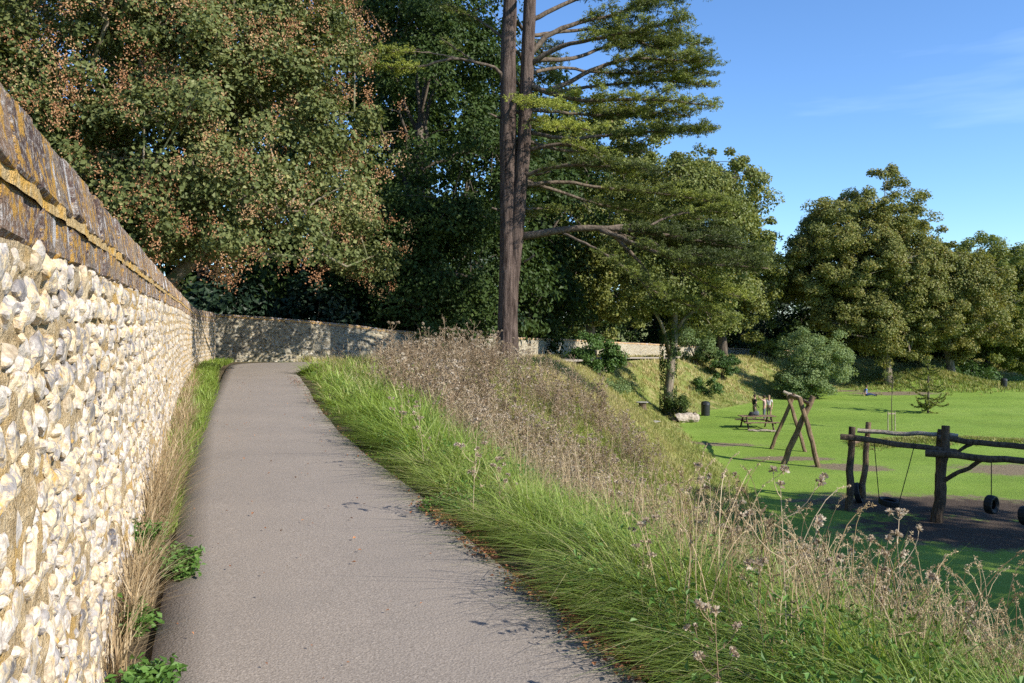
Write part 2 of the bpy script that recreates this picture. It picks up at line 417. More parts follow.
GREEN = lambda d, m, l: [(0.0, d), (.5, m), (1.0, l)]
M['syc_leaf'] = leaf_mat('sycamore_leaf', [(0, (.052, .074, .024)), (.45, (.125, .150, .050)), (.75, (.22, .240, .095)), (1, (.42, .38, .16))], .33, spec=.18)
M['syc_key'] = leaf_mat('winged_seed', [(0, (.22, .085, .035)), (.5, (.42, .215, .10)), (1, (.58, .43, .23))], .25, (1.1, .9, .7))
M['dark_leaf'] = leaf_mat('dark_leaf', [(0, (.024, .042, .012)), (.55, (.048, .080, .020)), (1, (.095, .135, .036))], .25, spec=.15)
M['mid_leaf'] = leaf_mat('olive_leaf', [(0, (.075, .100, .026)), (.5, (.165, .195, .050)), (.9, (.26, .265, .080)), (1, (.34, .22, .06))], .32)
M['chest_leaf'] = leaf_mat('chestnut_leaf', [(0, (.070, .092, .024)), (.5, (.170, .192, .048)), (.85, (.265, .250, .070)), (1, (.36, .25, .08))], .3)
M['lime_leaf'] = leaf_mat('yellowing_leaf', [(0, (.075, .105, .022)), (.5, (.165, .205, .042)), (1, (.28, .29, .075))], .32)
M['silver_leaf'] = leaf_mat('grey_green_leaf', [(0, (.10, .15, .055)), (.5, (.20, .27, .115)), (1, (.33, .40, .19))], .35, spec=.12)
M['bush_leaf'] = leaf_mat('bush_leaf', [(0, (.040, .080, .020)), (.5, (.080, .150, .035)), (1, (.13, .21, .06))], .3)
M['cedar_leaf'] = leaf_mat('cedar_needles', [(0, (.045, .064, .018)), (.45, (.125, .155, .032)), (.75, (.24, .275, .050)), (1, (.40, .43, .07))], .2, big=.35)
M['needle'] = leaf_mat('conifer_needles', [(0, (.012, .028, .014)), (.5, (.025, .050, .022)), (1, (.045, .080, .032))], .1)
M['grass'] = leaf_mat('grass_blade', [(0, (.105, .165, .024)), (.4, (.225, .32, .050)), (.72, (.33, .41, .115)), (.86, (.48, .44, .20)), (1, (.60, .50, .31))], .35, (1.15, 1.15, .6), .45)
M['dry'] = leaf_mat('dry_grass', [(0, (.20, .13, .065)), (.5, (.42, .31, .17)), (1, (.60, .49, .32))], .25, (1, .95, .8), .7)
M['bankgrass'] = leaf_mat('bank_grass', [(0, (.11, .165, .028)), (.35, (.215, .265, .055)), (.65, (.38, .355, .13)), (1, (.56, .45, .24))], .3, (1.1, 1.05, .7), .7)
M['stalk'] = leaf_mat('dead_stalk', [(0, (.15, .10, .06)), (.5, (.34, .24, .15)), (1, (.50, .40, .27))], .05, (1, 1, 1), .85)
M['withered'] = leaf_mat('withered_leaf', [(0, (.07, .048, .028)), (.5, (.21, .15, .09)), (1, (.42, .33, .215))], .15, (1, .9, .8), .9)
M['fluff'] = leaf_mat('thistle_down', [(0, (.26, .19, .12)), (.5, (.48, .38, .265)), (1, (.76, .67, .54))], .4, (1, 1, 1), .9)
M['weed'] = leaf_mat('weed_leaf', [(0, (.045, .10, .02)), (.5, (.09, .19, .035)), (1, (.15, .26, .06))], .3)
M['litter'] = leaf_mat('fallen_leaf', [(0, (.05, .028, .016)), (.5, (.17, .065, .030)), (1, (.42, .20, .09))], .15, (1, .9, .8), .8)
M['bark'] = bark_mat('bark', (.055, .045, .036, 1), (.17, .14, .11, 1))
M['bark_pale'] = bark_mat('pale_bark', (.12, .095, .07, 1), (.34, .28, .21, 1), moss=(.075, .10, .035))
M['bark_cedar'] = bark_mat('cedar_bark', (.030, .020, .017, 1), (.175, .130, .110, 1), 11, .14, 1.0, .10)
M['bark_limb'] = bark_mat('limb_bark', (.055, .042, .032, 1), (.21, .165, .125, 1), 9, .6)
M['log_dark'] = bark_mat('dark_timber', (.045, .032, .022, 1), (.17, .122, .082, 1), 9, .3)
M['log_mid'] = bark_mat('brown_timber', (.10, .066, .040, 1), (.27, .19, .12, 1), 9, .3)
M['log_pale'] = bark_mat('bleached_timber', (.22, .18, .13, 1), (.48, .40, .31, 1), 9, .9)
M['driftwood'] = bark_mat('bleached_wood', (.28, .22, .16, 1), (.58, .50, .42, 1), 6, .7)
def plain(name, c, r=.8, sp=.25, var=.25, sc=14):
    k = N(name); n = k.noise(sc, 4, .6); return k.done(k.mix(k.f(n, .3, .7), c, tuple(x * (1 - var) for x in c[:3])), k.bump(n, .2, .01), r, sp)
M['rubber'] = plain('black_rubber', (.018, .018, .019), .6, .3)
M['rope'] = plain('rope', (.06, .05, .04), .9)
M['binpl'] = plain('black_plastic', (.022, .023, .024), .38, .5)
M['skin'] = plain('skin', (.45, .27, .19), .6); M['hair'] = plain('brown_hair', (.05, .03, .02), .7); M['hair2'] = plain('fair_hair', (.28, .19, .10), .7)
M['c_black'] = plain('black_cloth', (.022, .022, .026), .9); M['c_white'] = plain('white_cloth', (.62, .60, .58), .9); M['c_khaki'] = plain('khaki_cloth', (.22, .17, .12), .9)
M['c_grey'] = plain('grey_cloth', (.12, .13, .14), .9); M['c_blue'] = plain('blue_cloth', (.08, .20, .50), .9); M['c_navy'] = plain('navy_cloth', (.03, .045, .13), .9); M['c_pink'] = plain('pale_pink_cloth', (.50, .34, .31), .9)
M['shoe'] = plain('shoe', (.05, .045, .045), .7)
M['stone'] = plain('grey_stone', (.33, .31, .27), .9, .2, .4)

# ================================================================ ground sheet
def axis(lo, hi, step, n, far):
    a = np.arange(lo, hi + 1e-6, step); g = np.geomspace(step * 1.3, far, n); g = np.cumsum(g) * far / np.cumsum(g)[-1]
    return np.concatenate([(lo - g)[::-1], a, hi + g])
gx = axis(-16, 60, .42, 26, 1400); gy = axis(-3, 100, .42, 26, 1900)
X, Y = np.meshgrid(gx, gy); xf, yf = X.ravel(), Y.ravel()
Z = ground(xf, yf)
dL = sdist(xf, yf, PATH_L); dR = sdist(xf, yf, PATH_R)
onpath = (dL > -.5) & (dR < .5) & (yf < 70)
Z = Z - .035 * onpath
tt = bank_t(xf, yf)
lawn = sstep((tt - .80) / .25)
verge = sstep(1 - (dR) / .9) * (dR > -3) * (yf < 60)
verge = np.maximum(verge, 1.0 * ((dL < .4) & (dL > -3.5) & (yf < 31) ))
def patch(cx, cy, rx, ry, rot=0):
    c, s = math.cos(rot), math.sin(rot); dx, dy = xf - cx, yf - cy
    return np.clip(1.15 - np.sqrt(((dx * c + dy * s) / rx) ** 2 + ((-dx * s + dy * c) / ry) ** 2) * .8, 0, 1)
dirt = np.zeros_like(xf)
for a in [(10.6, 41.9, 2.9, .8, -.15), (13.0, 37.6, 2.8, .7, -.1), (15.3, 28.0, 6.5, 2.3, -.18), (15.0, 35.3, 2.0, 1.1, -.2), (23.0, 34.5, 4.6, 1.9, -.1), (15.2, 24.6, 6.0, 2.6, -.1), (33.5, 70, 5, 2, .1), (29, 72.6, 5, 1.2, 0), (43, 76.5, 3, 1.2, 0), (23.8, 30.2, 4, 1.2, -.1)]:
    dirt = np.maximum(dirt, patch(*a))
mulch_shade = np.maximum(patch(15.3, 26.6, 6.5, 3.6, -.15), patch(15.2, 24.6, 6.0, 2.6, -.1))  # dark bark mulch, its tone also deepens the tree shade on the lawn
nx, ny = len(gx), len(gy)
i = np.arange(ny - 1)[:, None] * nx; j = np.arange(nx - 1)[None, :]
Q = np.stack([i + j, i + j + 1, i + nx + j + 1, i + nx + j], -1).reshape(-1, 4)
me = mesh_np('ground', np.stack([xf, yf, Z], -1), [Q], attr={'lawn': lawn, 'dirt': dirt, 'mulch_shade': mulch_shade, 'verge': verge}, smooth=True)
me.materials.append(M['turf']); go = bpy.data.objects.new('ground', me); COL.objects.link(go); tag(go, kind='structure')

# ================================================================ path
nP = 260
L_ = resample(PATH_L, nP); R_ = resample(PATH_R, nP); rows = []
for k in range(nP):
    l, r = L_[k].copy(), R_[k].copy()
    wob = .05 * (fbm(k * .23, 1, 41) - .5) * 2; r = r + norm(r - l) * (wob + .04 * (fbm(k * .9, 3, 44) - .5)); l = l - norm(r - l) * .06 * (fbm(k * .4, 7, 42) - .5)
    for q in range(9):
        t = q / 8; p = l * (1 - t) + r * t
        z = float(zplat(p[1])) + .004 + .024 * (1 - (2 * t - 1) ** 2)
        if q == 0: rows.append((p[0], p[1], z - .1))
        rows.append((p[0], p[1], z))
        if q == 8: rows.append((p[0], p[1], z - .1))
i = np.arange(nP - 1)[:, None] * 11; j = np.arange(10)[None, :]
Q = np.stack([i + j, i + j + 1, i + 11 + j + 1, i + 11 + j], -1).reshape(-1, 4)
me = mesh_np('footpath', rows, [Q], smooth=True); me.materials.append(M['asphalt']); o = bpy.data.objects.new('footpath', me); COL.objects.link(o); tag(o, kind='structure')

# ================================================================ flint walls
def wall_line(pts, step):
    P = resample(smooth_line(pts, 2), max(2, int(sum(math.dist(a, b) for a, b in zip(pts[:-1], pts[1:])) / step)))
    return P
def wall_thing(name, label, P, ztop, zbase, course_h, thick, stones, cop_len, facemat, seed, stonemat=None):
    """P: front-face line (2D, dense). course_h: (upper, lower) coping course heights"""
    q = np.random.default_rng(seed)
    T = norm(np.gradient(P, axis=0)); Nf = np.stack([T[:, 1], -T[:, 0]], -1)      # to the right of travel = towards the path
    arc = np.concatenate([[0], np.cumsum(np.linalg.norm(np.diff(P, axis=0), axis=1))])
    root = empty(name, (P[0][0], P[0][1], float(zbase(P[0][1]))), label, 'wall')
    def at(s, off, z):
        x = np.interp(s, arc, P[:, 0]); y = np.interp(s, arc, P[:, 1]); n0 = np.interp(s, arc, Nf[:, 0]); n1 = np.interp(s, arc, Nf[:, 1])
        return np.stack([x + n0 * off, y + n1 * off, z + 0 * x], -1)
    # body
    nz_ = 40; V = []
    zt = np.array([ztop(s) for s in arc]); zb = np.array([float(zbase(p[1])) for p in P]) - .35; ch = sum(course_h)
    n = len(P)
    for k in range(nz_ + 1):
        t = k / nz_; z = zb * (1 - t) + (zt - ch - .004) * t
        off = .030 * (fbm(arc * 8, z * 8, seed) - .5) * 2 + .012 * (q.random(n) - .5)
        V.append(np.stack([P[:, 0] + Nf[:, 0] * off, P[:, 1] + Nf[:, 1] * off, z], -1))
    bk = P - Nf * thick
    V.append(np.stack([bk[:, 0], bk[:, 1], zt - ch - .004], -1)); V.append(np.stack([bk[:, 0], bk[:, 1], zb], -1))
    V = np.concatenate(V); R = nz_ + 3
    i = np.arange(R - 1)[:, None] * n; j = np.arange(n - 1)[None, :]
    b = MB(); b.add(V, np.stack([i + j, i + j + 1, i + n + j + 1, i + n + j], -1).reshape(-1, 4)); 
    for e, fl in ((0, 1), (n - 1, -1)):
        idx = np.array([[k * n + e for k in range(R)]]); b.Fc.setdefault((R, 0), []).append(idx[:, ::fl])
    b.build('masonry', facemat, root, smooth=False)
    # flints in rough courses
    b = MB()
    for (s0, s1, sub, wmin, wmax, hh) in stones:
        z0 = 0
        zz = None
        rows_ = int(2.3 / hh)
        for r in range(rows_):
            s = s0 + q.random() * .1
            while s < s1:
                w = (wmin + (wmax - wmin) * q.random() ** 1.5) * (.62 if q.random() < .3 else 1)
                sc = s + w / 2; ztp = float(np.interp(sc, arc, zt)) - ch; zbs = float(np.interp(sc, arc, zb)) + .30
                z = ztp - (r + .5) * hh + (q.random() - .5) * .03
                if z > zbs:
                    big = q.random() < .06
                    h = hh * (.72 + .5 * q.random()); ww = w * 1.06
                    if big: ww *= 1.5; h *= 1.45
                    Vv, Ff = ico(sub); p = Vv * (1 + .10 * (q.random(Vv.shape) - .5) * (sub > 1))
                    for _ in range(9 if sub > 1 else 3):           # knapped facets
                        d = norm(q.normal(size=3)); c = .55 + .32 * q.random(); m = p @ d; over = np.maximum(m - c, 0); p = p - over[:, None] * d * .93
                    if sub > 2:
                        for _ in range(4):
                            d = norm(q.normal(size=3)); ph = q.random() * 6; p = p + p * (.05 * np.sin(p @ d * 7 + ph))[:, None]
                    a = (q.random() - .5) * .7; ca, sa = math.cos(a), math.sin(a)
                    lx, lz, ly = p[:, 0] * ww * .5, p[:, 2] * h * .52, p[:, 1] * (.020 + .018 * q.random())
                    lx, lz = lx * ca - lz * sa, lx * sa + lz * ca
                    ctr = at(np.array([sc]), 0, z)[0]; ix = np.searchsorted(arc, sc).clip(0, n - 1)
                    dep = -.014 + .014 * q.random()
                    Wv = ctr + lx[:, None] * np.array([*T[ix], 0]) + (ly + dep)[:, None] * np.array([*Nf[ix], 0]) + lz[:, None] * np.array([0, 0, 1])
                    b.add(Wv, Ff, 0, q.random())
                s += w * (.94 + .3 * q.random())
    for (s0, s1, sub, wmin, wmax, hh) in stones:                    # small galleting flints pressed into the joints
        if sub < 2: continue
        for _ in range(int((s1 - s0) * 150)):
            sc = s0 + (s1 - s0) * q.random(); ztp = float(np.interp(sc, arc, zt)) - ch; zbs = float(np.interp(sc, arc, zb)) + .3; z = zbs + (ztp - zbs) * q.random()
            Vv, Ff = ico(2 if sub > 2 else 1); p = Vv.copy()
            for _k in range(5):
                d = norm(q.normal(size=3)); cc_ = .5 + .35 * q.random(); p = p - np.maximum(p @ d - cc_, 0)[:, None] * d * .93
            r = .016 + .030 * q.random() ** 2; ctr = at(np.array([sc]), 0, z)[0]; ix = np.searchsorted(arc, sc).clip(0, n - 1)
            b.add(ctr + (p[:, :1] * r * 1.3) * np.array([*T[ix], 0]) + (p[:, 1:2] * .022 + .002 * q.random()) * np.array([*Nf[ix], 0]) + (p[:, 2:] * r) * np.array([0, 0, 1]), Ff, 0, q.random())
    if stones: b.build('flint_stones', stonemat or M['flint'], root, smooth=False)
    # coping: two courses of long bricks
    for ci, (h, ln, outd, nm) in enumerate(((course_h[1], cop_len * .8, .010, 'lower_coping'), (course_h[0], cop_len, .026, 'upper_coping'))):
        b = MB(); s = q.random() * -.1
        while s < arc[-1] - .02:
            l = ln * (.9 + .2 * q.random()); e = min(s + l - .018, arc[-1]); sm = (s + e) / 2
            zt0 = float(np.interp(sm, arc, zt)); sl = (float(np.interp(e, arc, zt)) - float(np.interp(max(s, 0), arc, zt))) / max(e - s, .01)
            lo = zt0 - ch if ci == 0 else zt0 - course_h[0]; hi = lo + h - (.012 if ci == 0 else 0)
            c = at(np.array([sm]), 0, 0)[0]; ix = np.searchsorted(arc, sm).clip(0, n - 1)
            dep = thick + outd * 2; jo = (q.random() - .5) * .014
            Bv, Bf = box(0, 0, 0, max(e - s, .05), dep, hi - lo, 0, .012)
            if ci == 1:                                             # weathered, sloping upper arris
                m = Bv[:, 2] > 0; Bv[m, 1] *= .86
            Bv = Bv + .010 * (q.random(Bv.shape) - .5)
            Wv = c + Bv[:, :1] * np.array([*T[ix], sl]) + (Bv[:, 1:2] - thick / 2 + jo) * np.array([*Nf[ix], 0]) + (Bv[:, 2:] + (lo + hi) / 2 + (q.random() - .5) * .006) * np.array([0, 0, 1])
            b.add(Wv, Bf, 0, q.random()); s += l
        b.build(nm, M['coping'], root)
    # bedding joint between the courses
    b = MB()
    for off, zlo, zhi in ((.017, course_h[0] - .010, course_h[0] + .030), (-.02, course_h[0] + .02, ch)):
        f0 = np.stack([P[:, 0] + Nf[:, 0] * off, P[:, 1] + Nf[:, 1] * off], -1); k0 = P - Nf * (thick + off)
        f0 = f0 + Nf * (.012 * (fbm(arc * 9, 0 * arc, 5) - .5) * 2)[:, None]; V = np.concatenate([np.column_stack([f0, zt - zhi]), np.column_stack([f0, zt - zlo]), np.column_stack([k0, zt - zlo]), np.column_stack([k0, zt - zhi])])
        i = np.arange(3)[:, None] * n; j = np.arange(n - 1)[None, :]
        b.add(V, np.stack([i + j, i + j + 1, i + n + j + 1, i + n + j], -1).reshape(-1, 4))
    b.build('bedding_joint', M['bedding'], root)
    return root
near = [US(-.42, -2.5), US(-.42, 5), US(-.42, 12), US(-.40, 18), (-8.75, 21.8), (-10.15, 25.6), (-11.35, 30.6)]
nearP = wall_line(near, .06); nl = len(nearP)
arcs = np.concatenate([[0], np.cumsum(np.linalg.norm(np.diff(nearP, axis=0), axis=1))])
wall_thing('flint_wall', 'tall sunlit flint wall with lichen stained brick coping running along the left of the path', nearP,
           lambda s: float(np.interp(s, [0, 20, arcs[-1]], [7.14, 7.12, 6.79])), zplat, (.20, .15), .34,
           [(1.6, 6.6, 3, .075, .21, .105), (6.6, 12, 2, .08, .20, .110), (12, arcs[-1], 1, .12, .24, .125), (0, 1.6, 1, .12, .24, .125)], .30, M['mortar'], 11)
CR = [(-11.6, 30.75), (-8.35, 31.6), (-4.9, 34), (-3.3, 37), (-.5, 46), (3.6, 60), (11.2, 70), (26.4, 85), (42, 98)]
crP = wall_line(CR, .14); ca_ = np.concatenate([[0], np.cumsum(np.linalg.norm(np.diff(crP, axis=0), axis=1))])
def crtop(s):
    y = float(np.interp(s, ca_, crP[:, 1])); x = float(np.interp(s, ca_, crP[:, 0]))
    return float(np.interp(y, [30.7, 31.6, 34, 37, 60, 70, 85, 98], [6.79, 6.56, 6.10, 5.86, 5.02, 4.40, 3.25, 2.5]))
wall_thing('boundary_wall', 'pale flint boundary wall crossing the end of the path and running off behind the bank', crP, crtop, zplat, (.07, .07), .34,
           [(0, 11.5, 1, .12, .22, .13)], .30, M['farwall'], 12, M['flint_dull'])

# ================================================================ leaves and trees
def leaf_quads(P, Nrm, L, W, fold=.25, q=rng):
    """folded four-cornered leaves at P with normals Nrm"""
    n = len(P); r = norm(q.normal(size=(n, 3))); a = norm(np.cross(Nrm, r)); b = np.cross(Nrm, a)
    L = np.broadcast_to(L, (n,))[:, None]; W = np.broadcast_to(W, (n,))[:, None]
    V = np.stack([P - a * L * .5, P + b * W * .5 - a * L * .08 + Nrm * W * fold, P + a * L * .5 - Nrm * L * .12, P - b * W * .5 - a * L * .08 + Nrm * W * fold], 1)
    return V.reshape(-1, 3), np.arange(4 * n).reshape(n, 4)
def rand_dir(n, q): return norm(q.normal(size=(n, 3)))
def crown_points(ells, n, q, shell=.35, rough=.22, flat_bottom=.5):
    """clump centres in a union of ellipsoids, biased to the outside; returns centre, outward"""
    w = np.array([e[3] * e[4] + e[4] * e[5] + e[3] * e[5] for e in ells], float); w /= w.sum(); C, O = [], []
    ph = q.random(12) * 6.28; dirs = rand_dir(6, q)
    while len(C) < n:
        e = ells[q.choice(len(ells), p=w)]; d = rand_dir(1, q)[0]
        r = 1 - shell * q.random() ** 1.3 * 1.6; r = max(r, .05)
        r *= 1 + rough * sum(math.sin(4.5 * d @ dirs[k] + ph[k]) for k in range(6)) / 2.4
        p = np.array(e[:3]) + d * r * np.array(e[3:6])
        # reject when deep inside another ellipsoid
        deep = any((((p - np.array(f[:3])) / np.array(f[3:6])) ** 2).sum() < .40 for f in ells)
        if deep and q.random() < .75: continue
        C.append(p); O.append(norm(d / np.array(e[3:6])))
    return np.array(C), np.array(O)
def leaf_clumps(b, C, O, per, rc, leaf, q, up=.5, wid=.75, flat=.7, vbase=.45, vspread=.28, droop=.25, mat=0, fleck=0):
    n = len(C); tot = n * per
    d = rand_dir(tot, q); rr = q.random(tot) ** .45
    R = np.repeat(rc * (.65 + .7 * q.random(n)), per)
    ci = np.repeat(np.arange(n), per)
    off = d * (rr * R)[:, None]; off[:, 2] *= flat; off[:, 2] -= droop * (off[:, 0] ** 2 + off[:, 1] ** 2) / np.maximum(R, .01)
    P = C[ci] + off
    Nn = norm(d * .55 + O[ci] * .55 + np.array([0, 0, up]) + .55 * q.normal(size=(tot, 3)))
    L = leaf * (.65 + .7 * q.random(tot))
    V, Fq = leaf_quads(P, Nn, L, L * wid, .18, q)
    cv = (vbase + .22 * (q.random(n) - .5))[ci]
    v = np.clip(cv + vspread * q.normal(size=tot) * .6, 0, .93)
    if fleck: v = np.where(q.random(tot) < fleck, 1.0, v)
    b.add(V, Fq, mat, np.repeat(v, 4))
def tree(name, label, loc, trunk_r, ells, nclump, per, rc, leaf, leafm, barkm=None, seed=1, cat='tree', group=None, stems=None,
         shell=.35, rough=.22, up=.5, fleck=0, extra=None, nlimb=14, vbase=.45, parts=True, bark_part='trunk', wid=.75, trunk_top=.55, flat=.7, droop=.25, zmin=None):
    q = np.random.default_rng(seed); barkm = barkm or M['bark']
    x, y = loc; z = gz(x, y); root = empty(name, (x, y, z), label, cat, group)
    C, O = crown_points(ells, nclump, q, shell, rough)
    C[:, 2] = np.maximum(C[:, 2], zmin or z + .4)
    b = MB(); leaf_clumps(b, C, O, per, rc, leaf, q, up=up, fleck=fleck, vbase=vbase, wid=wid, flat=flat, droop=droop)
    mats = [leafm]
    if extra: mats.append(extra(b, C, O, q))
    b.build('crown', mats, root)
    t = MB(); cz = np.average([e[2] for e in ells], weights=[e[5] for e in ells]); cx = np.average([e[0] for e in ells]); cy = np.average([e[1] for e in ells])
    top = z + (max(e[2] + e[5] * .5 for e in ells) - z) * trunk_top
    tops = []
    for (sx, sy, lx, ly, rk) in (stems or [(0, 0, 0, 0, 1)]):
        T = np.array([x + (cx - x) * .5 + lx, y + (cy - y) * .5 + ly, top])
        p = bez((x + sx, y + sy, z - .15), (x + sx, y + sy, z + (top - z) * .35), (T[0] + .1, T[1], z + (top - z) * .6), T, 12)
        p[1:-1, :2] += (q.random((10, 2)) - .5) * trunk_r * .35
        r = trunk_r * rk * np.array([1.45, 1.12, 1, .96, .92, .88, .84, .8, .75, .7, .62, .5])
        t.add(*tube(p, r, 12, jit=.16, seed=seed)); tops.append((p, r))
    # limbs
    K = len(C); pick = [int(q.integers(K))]
    while len(pick) < min(nlimb, K):
        dd = np.min(np.linalg.norm(C[:, None] - C[pick][None], axis=2), axis=1); pick.append(int(np.argmax(dd * (.6 + .8 * q.random(K)))))
    limbpts = []
    for k in pick:
        p, r = tops[int(q.integers(len(tops)))]; i0 = int(q.integers(4, 11)); a = p[i0]; e = C[k] - O[k] * rc * .5
        if e[2] < a[2] - 2: i0 = 4; a = p[4]
        h = np.linalg.norm(e - a); c = bez(a, a + np.array([0, 0, h * .2]) + (e - a) * .25, e + np.array([0, 0, -.1 * h]) - (e - a) * .2, e, 9)
        c[2:-1] += (q.random((6, 3)) - .5) * .05 * h
        t.add(*tube(c, np.linspace(r[i0] * .48, .025, 9), 7, jit=.1, seed=k)); limbpts.append(c)
    LP = np.concatenate(limbpts)
    for k in range(0, K, 1 if K < 220 else 2):
        dd = np.linalg.norm(LP - C[k], axis=1); a = LP[int(np.argmin(dd))]; h = dd.min()
        if h > .4: t.add(*tube(bez(a, a + (C[k] - a) * .3 + np.array([0, 0, .15 * h]), C[k] - np.array([0, 0, .05 * h]), C[k], 5), np.linspace(.035, .012, 5), 4, cap=False))
    t.build(bark_part, barkm, root, smooth=True)
    return root

def syc_keys(b, C, O, q):
    """hanging bunches of rust-brown winged seeds"""
    n = len(C); idx = q.choice(n, int(n * .85), replace=False); k = 4
    for rep in range(k):
        c = C[idx] + rand_dir(len(idx), q) * .6 + O[idx] * .62; per = 42
        P = np.repeat(c, per, 0) + q.normal(size=(len(c) * per, 3)) * np.array([.11, .11, .13])
        Nn = norm(q.normal(size=P.shape) * np.array([1, 1, .3]))
        V, Fq = leaf_quads(P, Nn, .062, .034, .1, q); b.add(V, Fq, 1, np.repeat(np.clip(np.repeat(q.random(len(c)), per) * .6 + .4 * q.random(len(P)), 0, 1), 4))
    return M['syc_key']

E = EYE
def px(x, d): return (x - 512) / F * d
def pz(y, d): return EYE + (318 - y) / F * d
# --- the sycamore that leans over the left wall
tree('sycamore_tree', 'broad sycamore hung with rusty seed bunches leaning over the wall on the left', (-11.2, 22.0), .26,
     [(-11.6, 23, 14.0, 6.6, 4.6, 6.2), (-7.9, 22.6, 11.8, 3.4, 3.3, 3.6), (-8.5, 23.5, 16.5, 3.8, 3.6, 4.2), (-14, 21, 11, 4, 3.5, 3.6), (-9.6, 21.5, 10.4, 3.4, 2.6, 2.4), (-5.8, 27.2, 10.3, 1.5, 1.3, 1.0), (-5.2, 29.2, 8.9, 1.0, .9, .7)],
     620, 300, .82, .118, M['syc_leaf'], M['bark_pale'], seed=21, shell=.4, stems=[(0, 0, 1.2, 0, 1), (-.5, .3, -1.8, .4, .85), (.5, .1, 3.2, .2, .8)], extra=syc_keys, nlimb=22, vbase=.5, wid=.9, fleck=.015, zmin=8.6)
# --- dark trees behind the cross wall
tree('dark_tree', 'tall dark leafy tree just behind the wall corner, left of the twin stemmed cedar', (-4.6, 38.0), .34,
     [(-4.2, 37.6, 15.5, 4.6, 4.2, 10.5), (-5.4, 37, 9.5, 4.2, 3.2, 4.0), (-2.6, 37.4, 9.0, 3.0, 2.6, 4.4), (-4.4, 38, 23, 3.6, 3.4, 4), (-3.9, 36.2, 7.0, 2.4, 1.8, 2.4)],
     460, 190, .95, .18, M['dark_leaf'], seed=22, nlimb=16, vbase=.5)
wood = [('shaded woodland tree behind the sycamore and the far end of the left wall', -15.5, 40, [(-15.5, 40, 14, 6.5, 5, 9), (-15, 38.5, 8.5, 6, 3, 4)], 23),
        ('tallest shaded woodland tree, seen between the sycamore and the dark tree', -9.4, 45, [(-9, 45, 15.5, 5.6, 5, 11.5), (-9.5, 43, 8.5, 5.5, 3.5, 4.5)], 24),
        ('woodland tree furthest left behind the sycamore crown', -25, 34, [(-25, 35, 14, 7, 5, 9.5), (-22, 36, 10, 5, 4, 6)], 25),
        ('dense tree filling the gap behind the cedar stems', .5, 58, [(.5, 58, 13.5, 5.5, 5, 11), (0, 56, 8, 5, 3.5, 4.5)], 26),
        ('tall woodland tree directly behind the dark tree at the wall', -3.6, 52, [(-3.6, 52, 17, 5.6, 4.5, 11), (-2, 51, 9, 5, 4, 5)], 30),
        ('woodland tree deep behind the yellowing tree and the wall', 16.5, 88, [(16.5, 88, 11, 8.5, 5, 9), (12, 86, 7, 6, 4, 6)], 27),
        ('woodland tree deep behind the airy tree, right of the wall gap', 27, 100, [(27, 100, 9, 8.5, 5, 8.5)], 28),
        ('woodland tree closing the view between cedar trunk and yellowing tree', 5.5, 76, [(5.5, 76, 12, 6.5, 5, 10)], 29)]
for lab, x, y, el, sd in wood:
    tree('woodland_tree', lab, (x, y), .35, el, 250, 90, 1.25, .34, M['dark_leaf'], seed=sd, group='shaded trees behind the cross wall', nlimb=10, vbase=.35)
# --- understorey: dark shrubs just behind the cross wall
def shrub(name, label, x, y, w, h, leafm, seed, leaf=.12, n=26, per=110, group=None, cat='bush', rc=None, vb=.5, dep=None, lift=.55, up=.45, wid=.6, barkm=None):
    q = np.random.default_rng(seed); z = gz(x, y); root = empty(name, (x, y, z), label, cat, group)
    el = [(x, y, z + h * lift, w / 2, (dep or w) / 2, h * (1 - lift) * .95), (x - w * .2, y, z + h * .35, w * .33, (dep or w) * .4, h * .35), (x + w * .22, y, z + h * .33, w * .3, (dep or w) * .4, h * .33)]
    C, O = crown_points(el, n, q, .45, .2); C[:, 2] = np.maximum(C[:, 2], z + .12 * h)
    b = MB(); leaf_clumps(b, C, O, per, rc or (w + h) * .105, leaf, q, up=up, vbase=vb, wid=wid); b.build('foliage', leafm, root)
    t = MB()
    for k in range(min(9, n)):
        e = C[k]; t.add(*tube(bez((x + (q.random() - .5) * .2 * w, y, z - .1), (x, y, z + h * .25), e - np.array([0, 0, .2 * h]), e, 6), np.linspace(.02 + .01 * h, .01, 6), 5, cap=False))
    t.build('stem', barkm or M['bark'], root); return root
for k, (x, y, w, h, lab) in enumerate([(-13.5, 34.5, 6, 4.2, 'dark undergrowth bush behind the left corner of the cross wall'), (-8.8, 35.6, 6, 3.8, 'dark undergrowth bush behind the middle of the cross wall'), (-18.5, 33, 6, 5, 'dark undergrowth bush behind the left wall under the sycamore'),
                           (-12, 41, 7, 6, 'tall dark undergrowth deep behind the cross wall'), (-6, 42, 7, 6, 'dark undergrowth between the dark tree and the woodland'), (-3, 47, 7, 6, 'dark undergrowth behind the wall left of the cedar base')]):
    shrub('undergrowth_bush', lab, x, y, w, h, M['needle'], 300 + k, .26, 46, 110, 'dark undergrowth behind the cross wall', rc=.9, vb=.2, dep=3.2)  # near-black needle colour stands in for the deep shade under the trees
